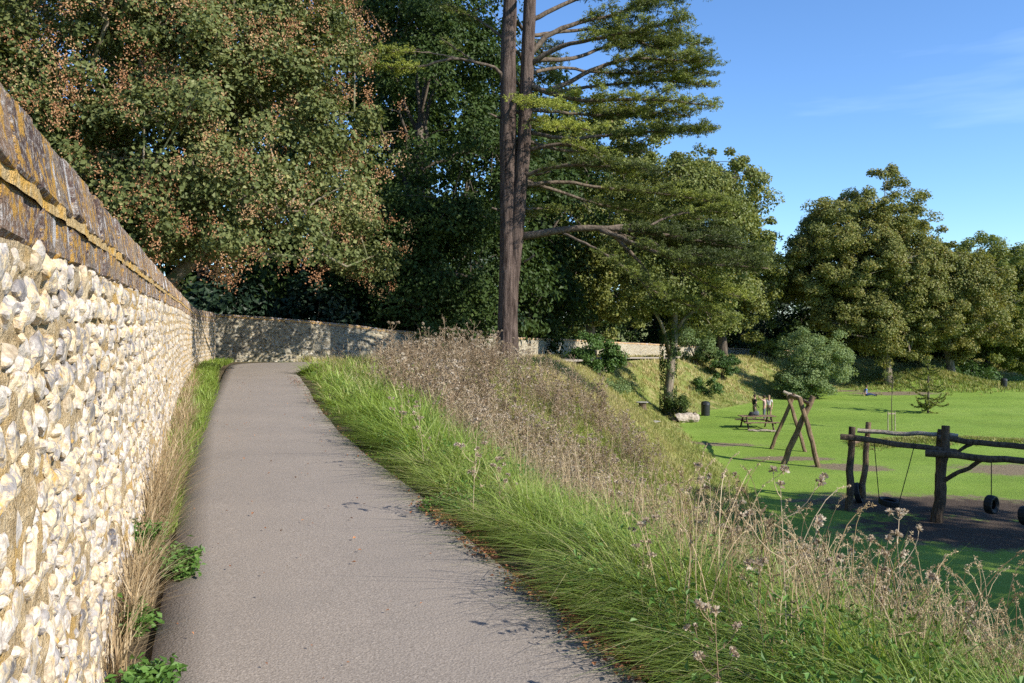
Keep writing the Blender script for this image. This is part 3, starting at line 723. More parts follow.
# --- middle distance trees
tree('ash_tree', 'leafy tree rising behind the wall just right of the cedar trunk, yellowing in places', (px(590, 64), 64), .42,
     [(px(585, 64), 64, 14.5, 5.6, 4.8, 7.2), (px(560, 64), 64, 10, 4, 3.6, 4.2), (px(612, 63), 63, 9.8, 3.4, 3.2, 4.2), (px(600, 64), 64, 20, 5, 4.4, 5)], 520, 130, .85, .25, M['mid_leaf'], M['bark_pale'], seed=31, fleck=.02, vbase=.55, nlimb=12)
tree('ivy_trunk_tree', 'tree with ivy wrapped trunk standing on the grassy bank', (px(668, 52), 52), .31,
     [(px(690, 52), 52, 11.4, 4.4, 4.0, 4.6), (px(655, 52), 51.6, 9.6, 2.8, 2.8, 3.2), (px(715, 52), 52, 9.0, 2.6, 2.6, 3.0), (px(672, 52), 52, 14.2, 3.6, 3.4, 3.2)], 400, 125, .72, .20, M['mid_leaf'], M['bark_pale'], seed=32, fleck=.01, nlimb=12)
tree('feathery_tree', 'tall airy tree behind the far wall with a ragged top against the sky', (px(722, 76), 76), .45,
     [(px(712, 76), 76, 14.2, 6.0, 5.2, 7.4), (px(735, 76), 75, 19.3, 2.7, 2.7, 3.2), (px(700, 76), 76, 19.2, 3.4, 3, 3.2), (px(742, 76), 75, 10.5, 3.6, 3.2, 4.4), (px(690, 76), 76, 9, 4.5, 4, 5)], 480, 130, .85, .27, M['mid_leaf'], seed=33, rough=.38, fleck=.01, vbase=.6, nlimb=14)
tree('dark_conifer', 'dark conifer filling the gap between the airy tree and the big chestnut', (px(778, 96), 96), .4,
     [(px(775, 96), 96, 7.2, 5.5, 4, 5.0), (px(800, 96), 96, 8.2, 4.4, 3.4, 5.0), (px(757, 96), 96, 5.2, 4.5, 3.4, 3.8)], 130, 80, 1.3, .45, M['needle'], seed=34, nlimb=6, vbase=.4, wid=.4)
tree('chestnut_tree', 'tallest browning chestnut of the far group with a high rounded crown', (px(889, 75), 75), .36,
     [(px(864, 76), 76, 11.9, 6.6, 4.8, 7.0), (px(896, 76), 76, 12.0, 4.7, 4.4, 4.8), (px(836, 76), 76, 14.7, 3.8, 3.4, 3.8), (px(815, 76), 76, 10.8, 2.9, 3, 3.8), (px(872, 76), 75, 6.0, 5.0, 3.4, 3.4)], 1000, 190, .78, .20, M['chest_leaf'], M['bark_pale'], seed=35, fleck=.02, vbase=.6, nlimb=16, rough=.26)
tree('chestnut_tree', 'middle chestnut of the far group, lower and browner, beside the grassy mound', (px(952, 79), 79), .36,
     [(px(926, 76), 76, 9.4, 5.8, 4.6, 5.6), (px(908, 78), 78, 6.2, 4.2, 3.0, 3.8), (px(960, 78), 78, 7.6, 4.8, 3.6, 5.0)], 820, 185, .75, .20, M['chest_leaf'], M['bark_pale'], seed=36, fleck=.02, vbase=.62, nlimb=14, group='chestnuts on the far lawn edge')
tree('lime_tree', 'yellow green tree at the right edge of the far tree belt', (px(986, 84), 84), .32,
     [(px(972, 84), 84, 8.0, 6.4, 5, 6.0), (px(1018, 84), 83, 7.4, 6.6, 4.4, 5.6), (px(998, 84), 83, 9.0, 4.6, 4.4, 4.6)], 820, 190, .78, .21, M['lime_leaf'], seed=37, vbase=.6, nlimb=14)
tree('lime_tree', 'yellow green tree beyond the right border of the photograph', (px(1090, 86), 86), .5,
     [(px(1085, 86), 86, 7.2, 6.2, 5, 5.6)], 140, 80, 1.2, .4, M['lime_leaf'], seed=38, nlimb=10)
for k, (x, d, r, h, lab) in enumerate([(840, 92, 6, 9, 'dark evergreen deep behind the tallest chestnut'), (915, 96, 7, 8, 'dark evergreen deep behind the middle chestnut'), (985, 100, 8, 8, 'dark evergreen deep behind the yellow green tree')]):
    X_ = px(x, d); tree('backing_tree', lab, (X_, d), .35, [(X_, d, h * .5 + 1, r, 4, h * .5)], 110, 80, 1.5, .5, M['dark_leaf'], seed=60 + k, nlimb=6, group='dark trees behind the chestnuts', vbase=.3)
# trees to the right of the view whose shade lies over the near lawn
tree('lawn_tree', 'full crowned lawn tree to the right of the playground', (35.2, 6.1), .45, [(35.2, 6.1, 13.6, 7.6, 7.6, 8.4), (33.5, 10.5, 9, 4.5, 4.5, 5)], 300, 110, 1.3, .42, M['mid_leaf'], seed=39, nlimb=8, group='trees right of the playground')
tree('lawn_tree', 'smaller lawn tree to the right of the playground', (30.0, -2.0), .38, [(30.0, -2.0, 8.2, 5.2, 5.2, 5.2)], 120, 80, 1.2, .42, M['mid_leaf'], seed=40, nlimb=8, group='trees right of the playground')
# --- bushes
shrub('silver_bush', 'large grey green bush at the foot of the bank, left of the chestnuts', px(813, 66), 66, 5.3, 5.8, M['silver_leaf'], 50, .16, 120, 220, rc=.66, vb=.6)
shrub('low_bush', 'lower grey green bush at the left foot of the large grey green one', px(790, 65), 65, 2.4, 2.4, M['silver_leaf'], 51, .2, 24, 100, rc=.5, vb=.3)
shrub('olive_bush', 'olive green bush where the far wall ends', px(765, 79), 79, 3.8, 3.6, M['lime_leaf'], 52, .22, 34, 100, rc=.6, vb=.35)
shrub('round_bush', 'grey green bush on the bank right behind the ivy wrapped trunk', px(695, 67), 67, 3.4, 3.2, M['silver_leaf'], 53, .18, 40, 130, rc=.5, vb=.3)
shrub('round_bush', 'small rounded dark green bush on the bank nearer the far wall end', px(721, 66), 66, 2.5, 2.6, M['bush_leaf'], 54, .18, 30, 120, rc=.45, vb=.2)
shrub('low_bush', 'bright green low bush just below the two rounded bushes', px(707, 61), 61, 2.2, 1.4, M['bush_leaf'], 55, .18, 16, 100, rc=.4)
shrub('ivy_bush', 'small ivy bush hugging the foot of the ivy wrapped trunk', px(678, 51), 51.2, 1.5, 1.7, M['dark_leaf'], 56, .13, 18, 110, rc=.36, vb=.8)
shrub('laurel_bush', 'glossy bright green bush against the wall right of the cedar', px(595, 50), 50, 3.5, 2.5, M['bush_leaf'], 57, .17, 50, 140, rc=.45, vb=.6, dep=2.4)
shrub('bramble_bush', 'pale scrambling bramble spilling down the bank below the glossy bush', px(618, 47.5), 47.5, 2.0, 1.0, M['silver_leaf'], 58, .12, 20, 110, rc=.4, vb=.45)
shrub('nettle_bush', 'dark green shrub hiding the wall left of the cedar base', px(434, 30.5), 30.6, 1.9, 1.7, M['dark_leaf'], 59, .10, 26, 130, rc=.32, vb=.7)
shrub('low_bush', 'shadowed green bush beneath the chestnut beside the mound', px(972, 80), 80, 5, 2.2, M['bush_leaf'], 66, .25, 30, 90, rc=.7, vb=.3)
# ivy on the trunk of the bank tree
def ivy(x, y, z0, z1, r, seed, parent):
    q = np.random.default_rng(seed); n = 2600; a = q.random(n) * 6.28; h = q.random(n) ** .8; rr = r * (1.05 + .35 * (fbm(a * 1.2, h * 6, seed) - .1)); keep = fbm(a * 1.1, h * 5, seed + 3) > .42
    a, h, rr = a[keep], h[keep], rr[keep]; P = np.stack([x + np.cos(a) * rr, y + np.sin(a) * rr, z0 + h * (z1 - z0)], -1)
    b = MB(); V, Fq = leaf_quads(P, norm(np.stack([np.cos(a), np.sin(a), .3 + 0 * a], -1) + .4 * q.normal(size=P.shape)), .12, .11, .1, q); b.add(V, Fq, 0, np.repeat(q.random(len(P)), 4)); b.build('ivy', M['dark_leaf'], parent)
iv = [o for o in COL.objects if o.name.startswith('ivy_trunk_tree')][0]
ivy(px(668, 52), 52, gz(px(668, 52), 52), gz(px(668, 52), 52) + 5.5, .46, 5, iv)

# ================================================================ the cedar
def cedar():
    D = 28.0; bx, by = px(507, D), D; z0 = gz(bx, by)
    root = empty('cedar_tree', (bx, by, z0), 'tall twin stemmed cedar with flat spreading tiers standing on the bank edge', 'tree')
    q = np.random.default_rng(77)
    def w(x, y, dy=0): return np.array([px(x, D + dy), D + dy, pz(y, D + dy)])
    s1 = np.array([[bx, by, z0 - .2], [bx, by, z0 + .25], w(507, 340), w(508, 300), w(509, 250), w(509, 200), w(508, 150), w(508, 100), w(508, 50), w(510, 0), w(511, -100), w(512, -220), w(512, -330)])
    s2 = np.array([w(510, 318), w(513, 280), w(517, 230, -.1), w(520, 190, -.1), w(524, 150, -.1), w(526, 100), w(528, 50), w(530, 0), w(534, -100), w(538, -200), w(541, -290)])
    tA = resample(s1, 50); rA = np.interp(np.linspace(0, 1, 50), [0, .02, .06, .3, .5, 1], [.50, .42, .35, .31, .245, .05])
    tB = resample(s2, 44); rB = np.interp(np.linspace(0, 1, 44), [0, .15, .5, 1], [.20, .25, .22, .05])
    t = MB(); t.add(*tube(tA, rA, 18, jit=.08, seed=1)); t.build('stem', M['bark_cedar'], root, smooth=True)
    t = MB(); t.add(*tube(tB, rB, 18, jit=.08, seed=2)); t.build('stem', M['bark_cedar'], root, smooth=True)
    wood_ = MB(); fol = MB()
    def foliage(path, r=.16, dens=46, v0=.6, thick=.075):
        seg = np.linalg.norm(np.diff(path, axis=0), axis=1).sum(); n = max(6, int(seg * dens * 4.6))
        m_ = max(3, n // 9); Cc = resample(path, m_) + q.normal(size=(m_, 3)) * np.array([r, r, thick * .8]) + np.array([0, 0, .02]); ci = q.integers(m_, size=n); P = Cc[ci] + q.normal(size=(n, 3)) * np.array([.045, .045, .026])
        Nn = norm(q.normal(size=P.shape) * np.array([.8, .8, .5]) + np.array([0, 0, .6]))
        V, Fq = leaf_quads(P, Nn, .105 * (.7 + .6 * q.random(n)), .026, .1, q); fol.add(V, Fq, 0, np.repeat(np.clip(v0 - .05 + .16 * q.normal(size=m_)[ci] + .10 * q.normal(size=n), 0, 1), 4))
    def limb(pts, r0, t0=.4, spread=1.3, dens=46, v0=.6, bare=False, side_n=3.5):
        P = np.array(pts); P = resample(np.array([p for p in smooth3(P)]), 22); L = np.linalg.norm(np.diff(P, axis=0), axis=1).sum()
        wood_.add(*tube(P + q.normal(size=P.shape) * .012, np.linspace(r0, .018, 22), 7, jit=.1, seed=int(q.integers(999))))
        if bare: return
        T = norm(np.gradient(P, axis=0)); n = int(L * side_n)
        for k in range(n):
            t_ = t0 + (1 - t0) * (k + q.random()) / n; i = min(int(t_ * 21), 20)
            a = (1 if k % 2 else -1) * (.55 + .6 * q.random()); c, s = math.cos(a), math.sin(a); d = T[i]; d = norm(np.array([d[0] * c - d[1] * s, d[0] * s + d[1] * c, d[2] * .3 + .02 + .10 * q.normal()]))
            ln = spread * (.45 + .8 * q.random()) * (1.05 - .62 * (t_ - t0) / (1 - t0)) * min(1, .35 + 2.2 * (t_ - t0))
            e = P[i] + d * ln + np.array([0, 0, (q.random() - .55) * .18 * ln])
            sp = bez(P[i], P[i] + d * ln * .35 + np.array([0, 0, .04]), e - d * ln * .3 + np.array([0, 0, .05]), e, 6)
            wood_.add(*tube(sp, np.linspace(.022, .007, 6), 4, cap=False)); foliage(sp[1:], .10, dens, v0 + .45 * (q.random() - .55))
            for m in range(int(ln * 3.2)):
                j = int(q.integers(1, 6)); b2 = a + (1 if m % 2 else -1) * .8; d2 = norm(np.array([T[i][0] * math.cos(b2) - T[i][1] * math.sin(b2), T[i][0] * math.sin(b2) + T[i][1] * math.cos(b2), .03 * q.normal()])); l2 = .25 + .35 * q.random()
                foliage(np.array([sp[j], sp[j] + d2 * l2 * .5 + np.array([0, 0, .02]), sp[j] + d2 * l2]), .07, dens * 1.1, v0)
        foliage(P[int(21 * max(t0, .5)):], .12, dens, v0)
    def smooth3(P):
        for _ in range(2):
            Q = [P[0]]
            for a, b_ in zip(P[:-1], P[1:]): Q += [.75 * a + .25 * b_, .25 * a + .75 * b_]
            Q.append(P[-1]); P = Q
        return P
    # great limbs seen in the photograph (x, y of the photograph, metres nearer or farther than the stem)
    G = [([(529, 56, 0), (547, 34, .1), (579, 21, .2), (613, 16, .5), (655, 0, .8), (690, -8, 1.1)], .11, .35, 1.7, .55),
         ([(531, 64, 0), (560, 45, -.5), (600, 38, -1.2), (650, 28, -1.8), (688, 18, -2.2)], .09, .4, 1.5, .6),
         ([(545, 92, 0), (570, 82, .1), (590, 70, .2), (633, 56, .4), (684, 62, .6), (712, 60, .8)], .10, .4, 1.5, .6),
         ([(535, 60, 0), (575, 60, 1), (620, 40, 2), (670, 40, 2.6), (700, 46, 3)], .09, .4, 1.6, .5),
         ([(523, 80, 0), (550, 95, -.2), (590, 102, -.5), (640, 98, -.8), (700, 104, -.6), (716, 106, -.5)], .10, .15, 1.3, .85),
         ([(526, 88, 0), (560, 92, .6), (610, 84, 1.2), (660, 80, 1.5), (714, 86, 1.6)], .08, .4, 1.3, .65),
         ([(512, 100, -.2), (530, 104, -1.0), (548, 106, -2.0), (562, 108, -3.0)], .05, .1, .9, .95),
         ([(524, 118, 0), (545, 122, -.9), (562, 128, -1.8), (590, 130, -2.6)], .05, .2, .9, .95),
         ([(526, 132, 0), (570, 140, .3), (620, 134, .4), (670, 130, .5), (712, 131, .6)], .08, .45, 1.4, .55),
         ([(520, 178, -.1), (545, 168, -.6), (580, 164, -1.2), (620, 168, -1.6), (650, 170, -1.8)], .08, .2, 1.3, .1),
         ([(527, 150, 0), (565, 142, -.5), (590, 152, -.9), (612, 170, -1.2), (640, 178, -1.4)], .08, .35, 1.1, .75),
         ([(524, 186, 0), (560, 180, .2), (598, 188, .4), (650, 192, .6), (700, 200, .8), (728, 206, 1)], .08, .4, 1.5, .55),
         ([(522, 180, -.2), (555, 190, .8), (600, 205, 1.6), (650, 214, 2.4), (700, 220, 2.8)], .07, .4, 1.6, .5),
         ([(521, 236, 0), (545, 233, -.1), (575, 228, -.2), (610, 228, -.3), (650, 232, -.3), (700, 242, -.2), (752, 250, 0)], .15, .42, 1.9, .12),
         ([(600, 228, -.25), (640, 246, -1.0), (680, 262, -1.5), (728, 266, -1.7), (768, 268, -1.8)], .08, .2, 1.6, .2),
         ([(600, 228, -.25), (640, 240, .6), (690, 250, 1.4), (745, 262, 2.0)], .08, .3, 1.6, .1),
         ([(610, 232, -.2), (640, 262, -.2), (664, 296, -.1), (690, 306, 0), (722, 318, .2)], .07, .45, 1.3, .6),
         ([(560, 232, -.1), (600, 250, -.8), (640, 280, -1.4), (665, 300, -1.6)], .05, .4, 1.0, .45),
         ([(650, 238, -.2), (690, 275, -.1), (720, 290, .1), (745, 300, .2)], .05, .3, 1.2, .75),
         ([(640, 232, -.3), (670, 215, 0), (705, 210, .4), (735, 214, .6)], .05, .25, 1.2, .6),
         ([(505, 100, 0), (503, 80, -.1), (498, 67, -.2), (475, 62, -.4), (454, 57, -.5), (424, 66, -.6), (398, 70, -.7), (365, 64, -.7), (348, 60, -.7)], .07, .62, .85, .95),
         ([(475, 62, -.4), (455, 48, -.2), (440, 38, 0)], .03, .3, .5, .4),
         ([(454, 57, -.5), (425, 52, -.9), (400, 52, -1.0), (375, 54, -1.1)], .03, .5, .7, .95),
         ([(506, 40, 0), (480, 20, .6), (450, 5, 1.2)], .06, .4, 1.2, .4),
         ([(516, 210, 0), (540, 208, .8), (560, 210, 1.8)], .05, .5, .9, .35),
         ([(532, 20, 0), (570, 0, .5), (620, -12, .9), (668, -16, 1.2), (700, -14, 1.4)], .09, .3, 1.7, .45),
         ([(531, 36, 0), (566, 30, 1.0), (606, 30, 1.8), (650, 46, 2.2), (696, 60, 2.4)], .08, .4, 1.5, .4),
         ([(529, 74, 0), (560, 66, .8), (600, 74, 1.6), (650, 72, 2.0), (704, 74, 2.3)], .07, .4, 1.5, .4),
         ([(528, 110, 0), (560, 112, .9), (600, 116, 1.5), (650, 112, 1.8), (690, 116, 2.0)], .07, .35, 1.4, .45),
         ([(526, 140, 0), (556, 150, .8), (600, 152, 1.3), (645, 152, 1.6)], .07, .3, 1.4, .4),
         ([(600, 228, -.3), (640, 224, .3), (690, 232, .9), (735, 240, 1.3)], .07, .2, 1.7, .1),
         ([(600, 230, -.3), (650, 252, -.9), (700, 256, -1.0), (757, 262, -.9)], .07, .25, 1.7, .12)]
    for pts, r0, t0, sp, v0 in G: limb([w(*p) for p in pts], r0, t0, sp, v0=v0)  # v0 paints the shadowed lower tiers dark and the sunlit ones bright
    for k in range(30):                                          # tiers above the picture and towards the back
        hh = -10 - k * 10.0; a = q.random() * 6.28; ln = 5.6 * (1 - k / 42) * (.7 + .5 * q.random())
        p0 = w(512 if k % 2 else 531, hh); d = np.array([math.cos(a), math.sin(a), 0]); limb([p0, p0 + d * ln * .4 + np.array([0, 0, .5]), p0 + d * ln * .75 + np.array([0, 0, .6]), p0 + d * ln + np.array([0, 0, .5])], .09, .3, 1.6, dens=26, v0=.6, side_n=2.6)
    for k in range(7):
        y = 20 + k * 30; p0 = w(515, y); a = 1.0 + .35 * q.random() * k / 3; d = np.array([math.cos(a) * .6, 1, 0]); ln = 3 + 2 * q.random()
        limb([p0, p0 + d * ln * .4, p0 + d * ln * .7, p0 + d * ln], .07, .35, 1.3, dens=30, v0=.45)
    # short dead snags
    for (x, y, dx, dz) in [(500, 118, -.35, .1), (524, 262, .35, .22), (499, 210, -.25, .05), (536, 175, .5, .1)]:
        p = w(x, y); wood_.add(*tube(np.array([p, p + [dx * .5, -.1, dz * .4], p + [dx, -.2, dz]]), [.05, .04, .03], 6))
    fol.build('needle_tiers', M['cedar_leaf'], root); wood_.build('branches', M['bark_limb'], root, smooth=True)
cedar()

# ================================================================ playground and other things on the lawn
def log(p0, p1, r, n=10, seg=9, taper=.85, seed=0, wob=.03, ext=0):
    p0, p1 = np.array(p0, float), np.array(p1, float); q = np.random.default_rng(seed)
    P = p0 + (p1 - p0) * np.linspace(0, 1, seg)[:, None]; P[1:-1] += (q.random((seg - 2, 3)) - .5) * wob * 2
    return tube(P, np.linspace(r, r * taper, seg) * (1 + .10 * (q.random(seg) - .5)), n, jit=.12, seed=seed)
def logpart(name, p0, p1, r, mat, parent, seed=0, **k):
    b = MB(); b.add(*log(p0, p1, r, seed=seed, **k)); return b.build(name, mat, parent, smooth=False)
# log frame with tyres
fr = empty('log_frame', (14.1, 26.4, gz(14.1, 26.4)), 'dark rustic log frame of posts and doubled cross beams hung with tyre swings', 'play frame')
def g0(x, y): return gz(x, y) - .15
logpart('post', (11.56, 27.5, g0(11.56, 27.5)), (11.70, 27.5, 2.86), .125, M['log_dark'], fr, 1)
logpart('post', (12.66, 28.9, g0(12.66, 28.9)), (12.88, 28.9, 2.84), .115, M['log_mid'], fr, 2, wob=.06)
logpart('post', (13.82, 26.0, g0(13.8, 26)), (14.10, 26.0, 3.10), .20, M['log_dark'], fr, 3, taper=.62, wob=.05)
logpart('post', (14.62, 27.45, g0(14.6, 27.4)), (14.72, 27.45, 2.78), .13, M['log_dark'], fr, 4)
logpart('post', (17.3, 23.1, g0(17.3, 23.1)), (17.3, 23.1, 2.9), .14, M['log_dark'], fr, 5)
logpart('post', (18.4, 24.7, g0(18.4, 24.7)), (18.4, 24.7, 2.8), .13, M['log_dark'], fr, 6)
logpart('beam', (11.20, 27.30, 2.55), (14.30, 25.72, 2.30), .105, M['log_dark'], fr, 7)
bm_ = logpart('beam', (12.40, 28.72, 2.56), (15.2, 27.25, 2.58), .085, M['log_pale'], fr, 8, wob=.05); bm_['label'] = 'bleached pale rear beam'
logpart('beam', (13.28, 25.70, 2.26), (17.7, 22.75, 2.26), .115, M['log_dark'], fr, 9, seg=13, wob=.025)
logpart('beam', (14.50, 27.25, 2.52), (18.8, 24.45, 2.30), .105, M['log_dark'], fr, 10, seg=13)
logpart('brace', (13.98, 25.85, 1.35), (14.75, 25.05, 2.16), .075, M['log_dark'], fr, 11, n=8)
logpart('brace', (14.72, 27.35, 1.80), (15.40, 26.68, 2.42), .065, M['log_dark'], fr, 12, n=8)
logpart('cross_log', (11.62, 27.55, 2.22), (12.86, 28.9, 2.30), .07, M['log_mid'], fr, 13, n=8)
def tyre(R, r, ax):
    """tyre ring of tread radius R around axis ax"""
    ax = norm(np.array(ax, float)); u = norm(np.cross(ax, [0, 0, 1.0] if abs(ax[2]) < .9 else [1.0, 0, 0])); v = np.cross(ax, u)
    prof = [(R - r * 1.25, .55), (R - r * .5, 1.0), (R - r * .08, .92), (R, .55), (R, -.55), (R - r * .08, -.92), (R - r * .5, -1.0), (R - r * 1.25, -.55), (R - r * 1.1, -.35), (R - r * .3, -.6), (R - r * .3, .6), (R - r * 1.1, .35)]
    n, m = 30, len(prof); V = []
    for i in range(n):
        a = i / n * 2 * np.pi
        for (pr, pa) in prof: V.append((u * math.cos(a) + v * math.sin(a)) * (pr - (.008 if (i % 2 and pr > R - .01) else 0)) + ax * pa * r)
    i = np.arange(n)[:, None]; j = np.arange(m)[None, :]
    return np.array(V), np.stack([i * m + j, i * m + (j + 1) % m, ((i + 1) % n) * m + (j + 1) % m, ((i + 1) % n) * m + j], -1).reshape(-1, 4)
def tyre_thing(name, label, c, ax, R, r, ropes, group='tyres of the log frame'):
    root = empty(name, c, label, 'tyre swing' if ropes else 'tyre', group)
    V, Q = tyre(R, r, ax); b = MB(); b.add(V + np.array(c), Q); b.build('tyre', M['rubber'], root, smooth=False)
    for (a, e) in ropes:
        b = MB(); P = resample(np.array([a, (np.array(a) + np.array(e)) / 2 + [0, 0, -.01], e]), 8); b.add(*tube(P, .014, 6)); b.build('rope', M['rope'], root)
tyre_thing('tyre_swing', 'flat hung tyre swing on two slanting ropes between the left posts', (12.7, 26.95, .40), (.1, -.1, 1), .33, .10, [((13.20, 26.30, 2.30), (12.96, 26.78, .43)), ((12.15, 26.84, 2.40), (12.44, 27.1, .43))])
tyre_thing('tyre_swing', 'upright tyre swing hanging under the front beam right of the thick post', (14.80, 24.70, .84), (.55, -.8, 0), .29, .12, [((14.80, 24.70, 2.16), (14.80, 24.70, 1.08))])
tyre_thing('tyre_swing', 'tyre swing at the right border, low under the front beam', (15.55, 24.2, .62), (.5, -.8, .1), .29, .12, [((15.55, 24.2, 2.16), (15.55, 24.2, .88))])
tyre_thing('old_tyre', 'worn tyre leaning against the foot of the second left post', (12.42, 28.72, gz(12.4, 28.7) + .34), (.85, -.5, .25), .36, .10, [])
# A frame
af = empty('swing_frame', (13.3, 38.0, gz(13.3, 38)), 'brown log A frame with two crossed pairs of legs and a short ridge log', 'play frame')
def lg(xb, db, xt, dt, zt, r, s): logpart('leg', (px(xb, db), db, g0(px(xb, db), db)), (px(xt, dt), dt, zt), r, M['log_mid'], af, s, taper=.9)
lg(770, 40.3, 794, 40.0, 2.82, .10, 21); lg(806, 39.4, 787, 40.1, 2.86, .095, 22); lg(782, 36.3, 813, 36.0, 3.08, .125, 23); lg(819.5, 35.4, 799.5, 36.1, 3.02, .115, 24)
logpart('ridge_log', (px(788, 40.8), 40.8, 2.72), (px(811, 35.4), 35.4, 2.78), .10, M['log_mid'], af, 25)
logpart('top_log', (px(783, 40.2), 40.15, 2.9), (px(800, 39.9), 39.9, 2.62), .09, M['log_pale'], af, 26, seg=5)
# litter bin
def bin_thing(label, x, y, r, h):
    z = gz(x, y); root = empty('litter_bin', (x, y, z), label, 'bin')
    b = MB(); P = np.array([[x, y, z + a] for a in (-.02, .03, h * .2, h * .72, h * .74)]); b.add(*tube(P, [r * .95, r, r, r * 1.03, r * 1.08], 24)); b.build('body', M['binpl'], root, smooth=False)
    b = MB(); P = np.array([[x, y, z + a] for a in (h * .745, h * .77, h * .9, h * .96, h)]); b.add(*tube(P, [r * 1.1, r * 1.08, r * 1.0, r * .75, r * .2], 24)); b.build('lid', M['binpl'], root, smooth=False)
    b = MB(); b.add(*box(x - .1, y - r * 1.02, z + h * .82, r * .9, .03, h * .1, 0, .008)); b.build('opening', M['rubber'], root)
bin_thing('black round litter bin standing on the lawn at the foot of the bank', px(705.5, 53.9), 53.9, .29, .98)
bin_thing('small dark bin far off at the right edge of the lawn', px(1004, 74), 74, .27, .9)
# driftwood log
def blob_mesh(c, s, seed, sub=4, amp=.18, cuts=5, rz=0):
    q = np.random.default_rng(seed); V, Fa = ico(sub); p = V.copy()
    for _ in range(cuts):
        d = rand_dir(1, q)[0]; cc = .62 + .25 * q.random(); m = p @ d; p = p - np.maximum(m - cc, 0)[:, None] * d * .8
    for _ in range(6):
        d = rand_dir(1, q)[0]; p = p * (1 + amp / 3 * np.sin(p @ d * 5 + q.random() * 6))[:, None]
    p = p * np.array(s); co, si = math.cos(rz), math.sin(rz); p = p @ np.array([[co, si, 0], [-si, co, 0], [0, 0, 1]])
    return p + np.array(c), Fa
x, y = px(687, 50.6), 50.6; z = gz(x, y); dw = empty('fallen_log', (x, y, z), 'short bleached log lying on the lawn beside the litter bin', 'log')
b = MB(); b.add(*log((x - .62, y - .1, z + .26), (x + .62, y + .15, z + .34), .31, n=16, seg=10, taper=.92, seed=3, wob=.07)); b.build('trunk_piece', M['driftwood'], dw)
b = MB(); b.add(*blob_mesh((x - .78, y - .1, z + .14), (.30, .2, .17), 8)); b.build('root_end', M['log_mid'], dw)
x, y = px(642, 48.5), 48.5; z = gz(x, y); st = empty('stump_table', (x, y, z), 'dark stump with a flat grey slab on top at the bank foot', 'stump')
b = MB(); b.add(*log((x, y, z - .1), (x + .02, y, z + .42), .26, n=14, seg=5, seed=9)); b.build('stump', M['log_dark'], st)
b = MB(); b.add(*blob_mesh((x, y, z + .47), (.42, .3, .06), 10, 3, .1)); b.build('slab', M['stone'], st)
x, y = px(652.5, 44.5), 44.5; b = MB(); b.add(*blob_mesh((x, y, gz(x, y) + .02), (.44, .3, .09), 12, 3, .12)); o = b.build('flat_stone', M['stone']); tag(o, 'flat pale stone sunk in the lawn in front of the stump', 'stone')
# rough ends of the sapling guard, sapling
x, y = px(892, 47), 47.0; z = gz(x, y); sp_ = empty('sapling', (x, y, z), 'thin young tree with a few leaves inside a pale stake guard', 'tree')
b = MB(); b.add(*tube(resample(np.array([[x, y, z - .05], [x - .03, y, z + 1.6], [x + .05, y, z + 3.0], [x, y, z + 3.6]]), 9), np.linspace(.03, .012, 9), 6)); b.build('stem', M['bark_limb'], sp_)
for dx, dy in ((-.24, 0), (.2, .05)): logpart('stake', (x + dx, y + dy, z - .1), (x + dx, y + dy, z + 1.12), .035, M['log_pale'], sp_, 5, n=7, seg=4, wob=.005)
b = MB(); b.add(*box(x - .02, y + .02, z + 1.0, .5, .03, .08, .1, .004)); b.build('crossbar', M['log_pale'], sp_)
q = np.random.default_rng(3); b = MB(); C = np.array([[x + .45 * (q.random() - .5) * 2, y + .4 * (q.random() - .5) * 2, z + 2.5 + 1.2 * q.random()] for _ in range(22)]); leaf_clumps(b, C, rand_dir(22, q), 14, .22, .1, q); b.build('leaves', M['mid_leaf'], sp_)
b = MB()
for c in C: b.add(*tube(np.array([[x, y, c[2] - .3], (c + [x, y, c[2] - .2]) / 2, c]), [.012, .009, .006], 4, cap=False))
b.build('twigs', M['bark_limb'], sp_)
# young conifer
x, y = px(928, 55.5), 55.5; z = gz(x, y); yc = empty('young_conifer', (x, y, z), 'open young conifer with upswept whorled branches standing alone on the far lawn', 'tree')
b = MB(); b.add(*tube(np.array([[x, y, z - .1], [x + .03, y, z + 1.5], [x, y, z + 3], [x, y, z + 3.95]]), [.09, .07, .04, .015], 8)); b.build('trunk', M['bark'], yc)
q = np.random.default_rng(14); wd = MB(); fl = MB()
for lv, (hz, ln, nb) in enumerate([(.2, .9, 7), (.4, .9, 6), (.75, 1.6, 6), (1.15, 1.3, 4), (1.65, 1.65, 6), (2.15, 1.2, 4), (2.6, .9, 5), (3.05, .7, 4), (3.4, .5, 5), (3.7, .3, 4)]):
    for k in range(nb):
        a = 6.28 * (k + .5 * q.random()) / nb + lv; l = ln * (.45 + .75 * q.random()); d = np.array([math.cos(a), math.sin(a), .25 * q.normal()]); p0 = np.array([x, y, z + hz + .12 * q.normal()])
        P = bez(p0, p0 + d * l * .4 - [0, 0, .12 * l], p0 + d * l * .8 - [0, 0, .08 * l], p0 + d * l + [0, 0, .26 * l], 8); wd.add(*tube(P, np.linspace(.028, .012, 8), 5, cap=False))
        n = int(l * (150 if lv > 1 else 260)); i = q.random(n); pp = np.stack([np.interp(i * 7, range(8), P[:, c]) for c in range(3)], -1) + q.normal(size=(n, 3)) * np.array([.035, .035, .03])
        V, Fq = leaf_quads(pp, rand_dir(n, q), .15, .035, .1, q); fl.add(V, Fq, 0, np.repeat(q.random(n), 4))
wd.build('branches', M['bark'], yc); fl.build('needles', M['cedar_leaf'], yc)
